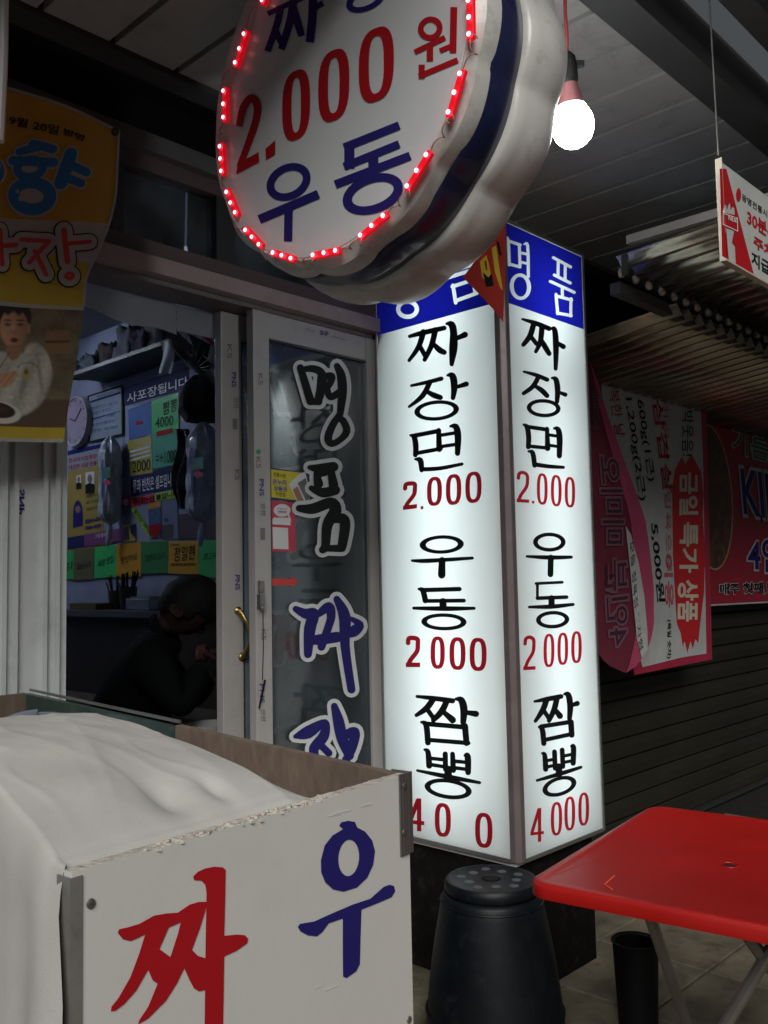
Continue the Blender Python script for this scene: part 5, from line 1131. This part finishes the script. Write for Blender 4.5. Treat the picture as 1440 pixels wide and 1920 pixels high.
M_bpk = mat('pink_banner_back', (.22,.03,.06), .6, var=.15, bump=.2, trans=.25); M_bpk2 = mat('pink_banner_face', (.55,.08,.18), .6, var=.1, trans=.2)
obj('folded_flap', MB().grid(flap_f(0), 16, 50), M_bpk, nb, sharp=180)
obj('flap_hem', MB().grid(flap_f(-.004, .72, 1), 4, 50), M_bpk2, nb, sharp=180)
def FT(o): 
    def f(x, y):
        q = CH(x, y); p = P(q[0], q[1], 'Y', YFp); p.y += .012*math.sin((y-190)/1622*9)+o; return p
    return f
M_ghost = mat('ghost_print', (.05,.012,.035), .6); M_ghost2 = mat('ghost_outline', (.20,.085,.115), .6)
for s, a in (('4인분', ((180,1680),(140,1240),(290,1665))), ('(사디미)', ((85,560),(85,360),(125,560))), ('미미오', ((120,1150),(110,700),(230,1150)))):
    text('print_outline', s, a[0], a[1], a[2], FT(-.005), M_ghost2, nb, bold=.02, grow=.05)
    text('print', s, a[0], a[1], a[2], FT(-.006), M_ghost, nb, bold=.0)
obj('white_tail', poly_mesh([[(235,1060),(262,1100),(310,1250),(350,1420),(372,1600),(372,1690),(340,1740),(318,1640),(290,1420),(255,1200)]], [], FT(-.0075)), M_bgr, nb)
text('print', '모듬 정육점 되자혐', (255,1150), (330,1700), (275,1130), FT(-.009), M_ink, nb)
obj('tie_cord', MB().tube([P(*CH(60,180), 'Y', 2.10), P(*CH(100,150), 'Y', 2.10), P(*CH(135,190), 'Y', 2.12), P(*CH(135,120), 'Y', 2.14)], .006, 6), M_whitev, nb)
obj('hanging_rod', MB().tube([P(*CH(45,100), 'Y', YN-.02), P(*CH(665,335), 'Y', YN-.02), P(*CH(1200,545), 'Y', YN-.02)], .008, 8), M_dark, nb)
# second banner beyond
YM = 2.30
wm = wav(YM, 0, 7); HM = lambda o: (lambda x, y: wo(wm, o)(*CH(x, y)))
n2 = thing('meat_banner', P(1400, 1130, 'Y', YM), 'red banner with meat picture and outlined letters at the right edge', 'banner')
obj('banner_cloth', quadgrid((640,420),(1400,640),(1400,1430),(640,1475), HM(0)), mat('red_banner_cloth', (.34,.015,.035), .6, var=.15), n2, sharp=180)
obj('hem', poly_mesh([[(690,1462),(1400,1425),(1400,1432),(690,1470)]], [], HM(-.002)), M_bgr, n2)
obj('picture_edge', poly_mesh([circ(690,910,114,40,378,-4)], [], HM(-.002)), mat('gold_edge', (.4,.3,.16), .6), n2)
obj('meat_picture', poly_mesh([circ(690,910,106,40,368,-4)], [], HM(-.003)), mat('grilled_meat_print', (.12,.05,.025), .6, var=.9, scale=14), n2)
M_grp = mat('green_outline_print', (.03,.13,.06), .6)
for s, bl_, br3, tl3, c1_, bo_ in (('기름기는', (800,680), (1180,790), (800,540), M_grp, .01), ('KING', (860,1000), (1180,1060), (840,760), M_navy, .02), ('4인분', (880,1290), (1180,1310), (880,1110), M_navy, .02), ('매주 첫째,넷째 화', (735,1415), (1150,1400), (735,1355), M_ink, .02)):
    text('print_outline', s, bl_, br3, tl3, HM(-.004), M_bgr, n2, bold=bo_, grow=.035)
    text('print', s, bl_, br3, tl3, HM(-.0055), c1_, n2, bold=bo_)

# ------------------------------------------------------------ red folding table
tz = .72
a_, b_ = P(983,1652,'Z',tz), P(1222,1508,'Z',tz); ux = (b_-a_); Lx = ux.length; ux.normalize(); uy = Vector((ux.y, -ux.x, 0)); Wy = 1.05
rtb = thing('red_table', (a_.x+.4, a_.y-.4, 0), 'red square folding plastic table with crossed steel legs', 'table')
def rrect(w, h, r, n=8, ins=0):
    o = []
    for cx_, cy_, a0 in ((w-r,h-r,0),(r,h-r,90),(r,r,180),(w-r,r,270)):
        for i in range(n+1):
            t_ = R(a0+90*i/n); o.append((cx_+(r-ins)*math.cos(t_), cy_+(r-ins)*math.sin(t_)))
    return o
def tp3(q, z): return a_ + ux*q[0] + uy*q[1] + Vector((0,0,z-tz))
mb = MB(); rings_ = [(0, -.030), (-.001, -.025), (0, -.008), (.003, -.002), (.009, 0.0), (.022, 0.0), (.028, -.0022)]
RR = [[tp3(q, tz+z_) for q in rrect(Lx, Wy, .050, 8, ins)] for ins, z_ in rings_]; n = len(RR[0])
V = [p for r_ in RR for p in r_]
mb.add(V, [(j*n+i, j*n+(i+1) % n, (j+1)*n+(i+1) % n, (j+1)*n+i) for j in range(len(RR)-1) for i in range(n)] + [tuple((len(RR)-1)*n+i for i in range(n))], True)
mb.add([p + Vector((0,0,0)) for p in RR[0]], [tuple(range(n-1, -1, -1))])
obj('table_top', mb, M_red, rtb, sharp=50)
hole = tp3((Lx*.66, Wy*.44), 0); hole = P(1368, 1621, 'Z', tz)
obj('parasol_hole', MB().lathe(Vector((hole.x, hole.y, tz-.0020)), (0,0,1), [(0,.014),(.0006,.014)], 20), mat('dark_red_recess', (.06,.004,.004), .6), rtb)
for rr_ in (.019,): obj('hole_rim', MB().tube([Vector((hole.x+rr_*math.cos(i*.2618), hole.y+rr_*math.sin(i*.2618), tz-.001)) for i in range(25)], .0012, 5), M_red, rtb)
mk = [P(x, y, 'Z', tz-.001) for x, y in ((1134,1658),(1152,1642))]; mk2 = P(1148,1668,'Z',tz-.001)
obj('moulded_mark', MB().tube([mk2, mk[0], mk[1]], .0016, 5), mat('light_red_scuff', (.7,.12,.08), .4), rtb)
M_leg = mat('grey_leg_tube', (.27,.25,.24), .35, .6, dirt=.3)
def leg(p1, p2): obj('leg', MB().tube([p1, p2], .0125, 10), M_leg, rtb)
for vy in (.14, Wy-.14):
    pass
leg(P(1213,1702,'Z',.69), P(1300,1925,'Z',.01) if False else P(1318,2010,'Z',.01))
la = P(1440,1760,'Z',.69)
leg(P(1470,1740,'Z',.69), P(1190,2200,'Z',.01))
leg(P(1395,1745,'Z',.69)+uy*-.0, P(1650,2100,'Z',.01))
leg(P(1560,1720,'Z',.69), P(1360,2150,'Z',.01))
M_scr = mat('pale_table_scratch', (.45,.04,.03), .6, bump=0)
for q_ in (((1040,1640),(1100,1618)), ((1250,1700),(1290,1708))):
    obj('scratch', poly_mesh(stroke(list(q_), 1.3), [], on('Z', tz-.0019)), M_scr, rtb)
# ------------------------------------------------------------ round plastic stool
sx, sy = (P(830,1640,'Z',.46)+P(1014,1640,'Z',.46))/2, 0
sc_ = P(921,1646,'Z',.46); rS = (P(830,1646,'Z',.46)-P(1012,1646,'Z',.46)).length/2*.98
stl = thing('plastic_stool', (sc_.x, sc_.y, 0), 'round dark navy plastic stool beside the red table', 'stool')
c0_ = Vector((sc_.x, sc_.y, 0))
seatp = [(.425,rS*.97),(.435,rS*1.0),(.452,rS*.99),(.459,rS*.95),(.460,rS*.9),(.458,rS*.86),(.458,.028),(.440,.026)]
obj('seat', MB().lathe(c0_, (0,0,1), seatp, 48), M_stool, stl)
obj('seat_hole', MB().lathe(c0_, (0,0,1), [(.4585,.024),(.459,.024)], 20), M_black, stl)
for i in range(10):
    a = i*2*math.pi/10+.2; rr_ = .092 if i % 2 else .075
    obj('seat_dimple', MB().lathe(c0_+Vector((math.cos(a)*rr_, math.sin(a)*rr_, .4582)), (0,0,1), [(0,.0145),(.0012,.013),(.0016,.004)], 14), mat('pale_dimple', (.08,.10,.11), .5), stl)  # dimples in a paler colour than the seat
NB = 96; prof = [(.0, 1.50), (.012, 1.495), (.06, 1.45), (.10, 1.42), (.16, 1.37), (.22, 1.31), (.28, 1.24), (.33, 1.17), (.38, 1.10), (.41, 1.05), (.425, 1.0)]
vs = []; fs = []
for h, s_ in prof:
    for i in range(NB):
        t_ = 2*math.pi*i/NB; rr_ = rS*s_*(1+.018*math.cos(4*t_)*(1-h/.43)); vs.append(c0_+Vector((math.cos(t_)*rr_, math.sin(t_)*rr_, h)))
for j in range(len(prof)-1):
    for i in range(NB):
        g_ = (i/NB*4+.5) % 1
        if False: continue
        if .3 < g_ < .7 and prof[j][0] < .012: continue
        fs.append((j*NB+i, j*NB+(i+1) % NB, (j+1)*NB+(i+1) % NB, (j+1)*NB+i))
body = MB().add(vs, fs, True)
sb = obj('stool_body', body, M_stool, stl, sharp=60); mo_ = sb.modifiers.new('s', 'SOLIDIFY'); mo_.thickness = .004
for hh_, s_ in ((.400, 1.075), (.085, 1.435)):
    obj('body_ridge', MB().tube([c0_+Vector((math.cos(i*math.pi/24)*rS*s_, math.sin(i*math.pi/24)*rS*s_, hh_)) for i in range(49)], .0035, 6), M_stool, stl)
# black bin under the table
bt = Vector((2.60, 1.45, 0))
bn = thing('black_bin', (bt.x, bt.y, 0), 'black plastic bin standing on the tiles under the red table', 'bin')
obj('bin_body', MB().lathe(bt, (0,0,1), [(.002,.058),(.05,.060),(.24,.068),(.25,.068),(.245,.060),(.02,.052)], 28), M_black, bn)
obj('bin_rim', MB().tube([Vector((bt.x+.069*math.cos(i*.2618), bt.y+.069*math.sin(i*.2618), .248)) for i in range(25)], .004, 6), M_black, bn)
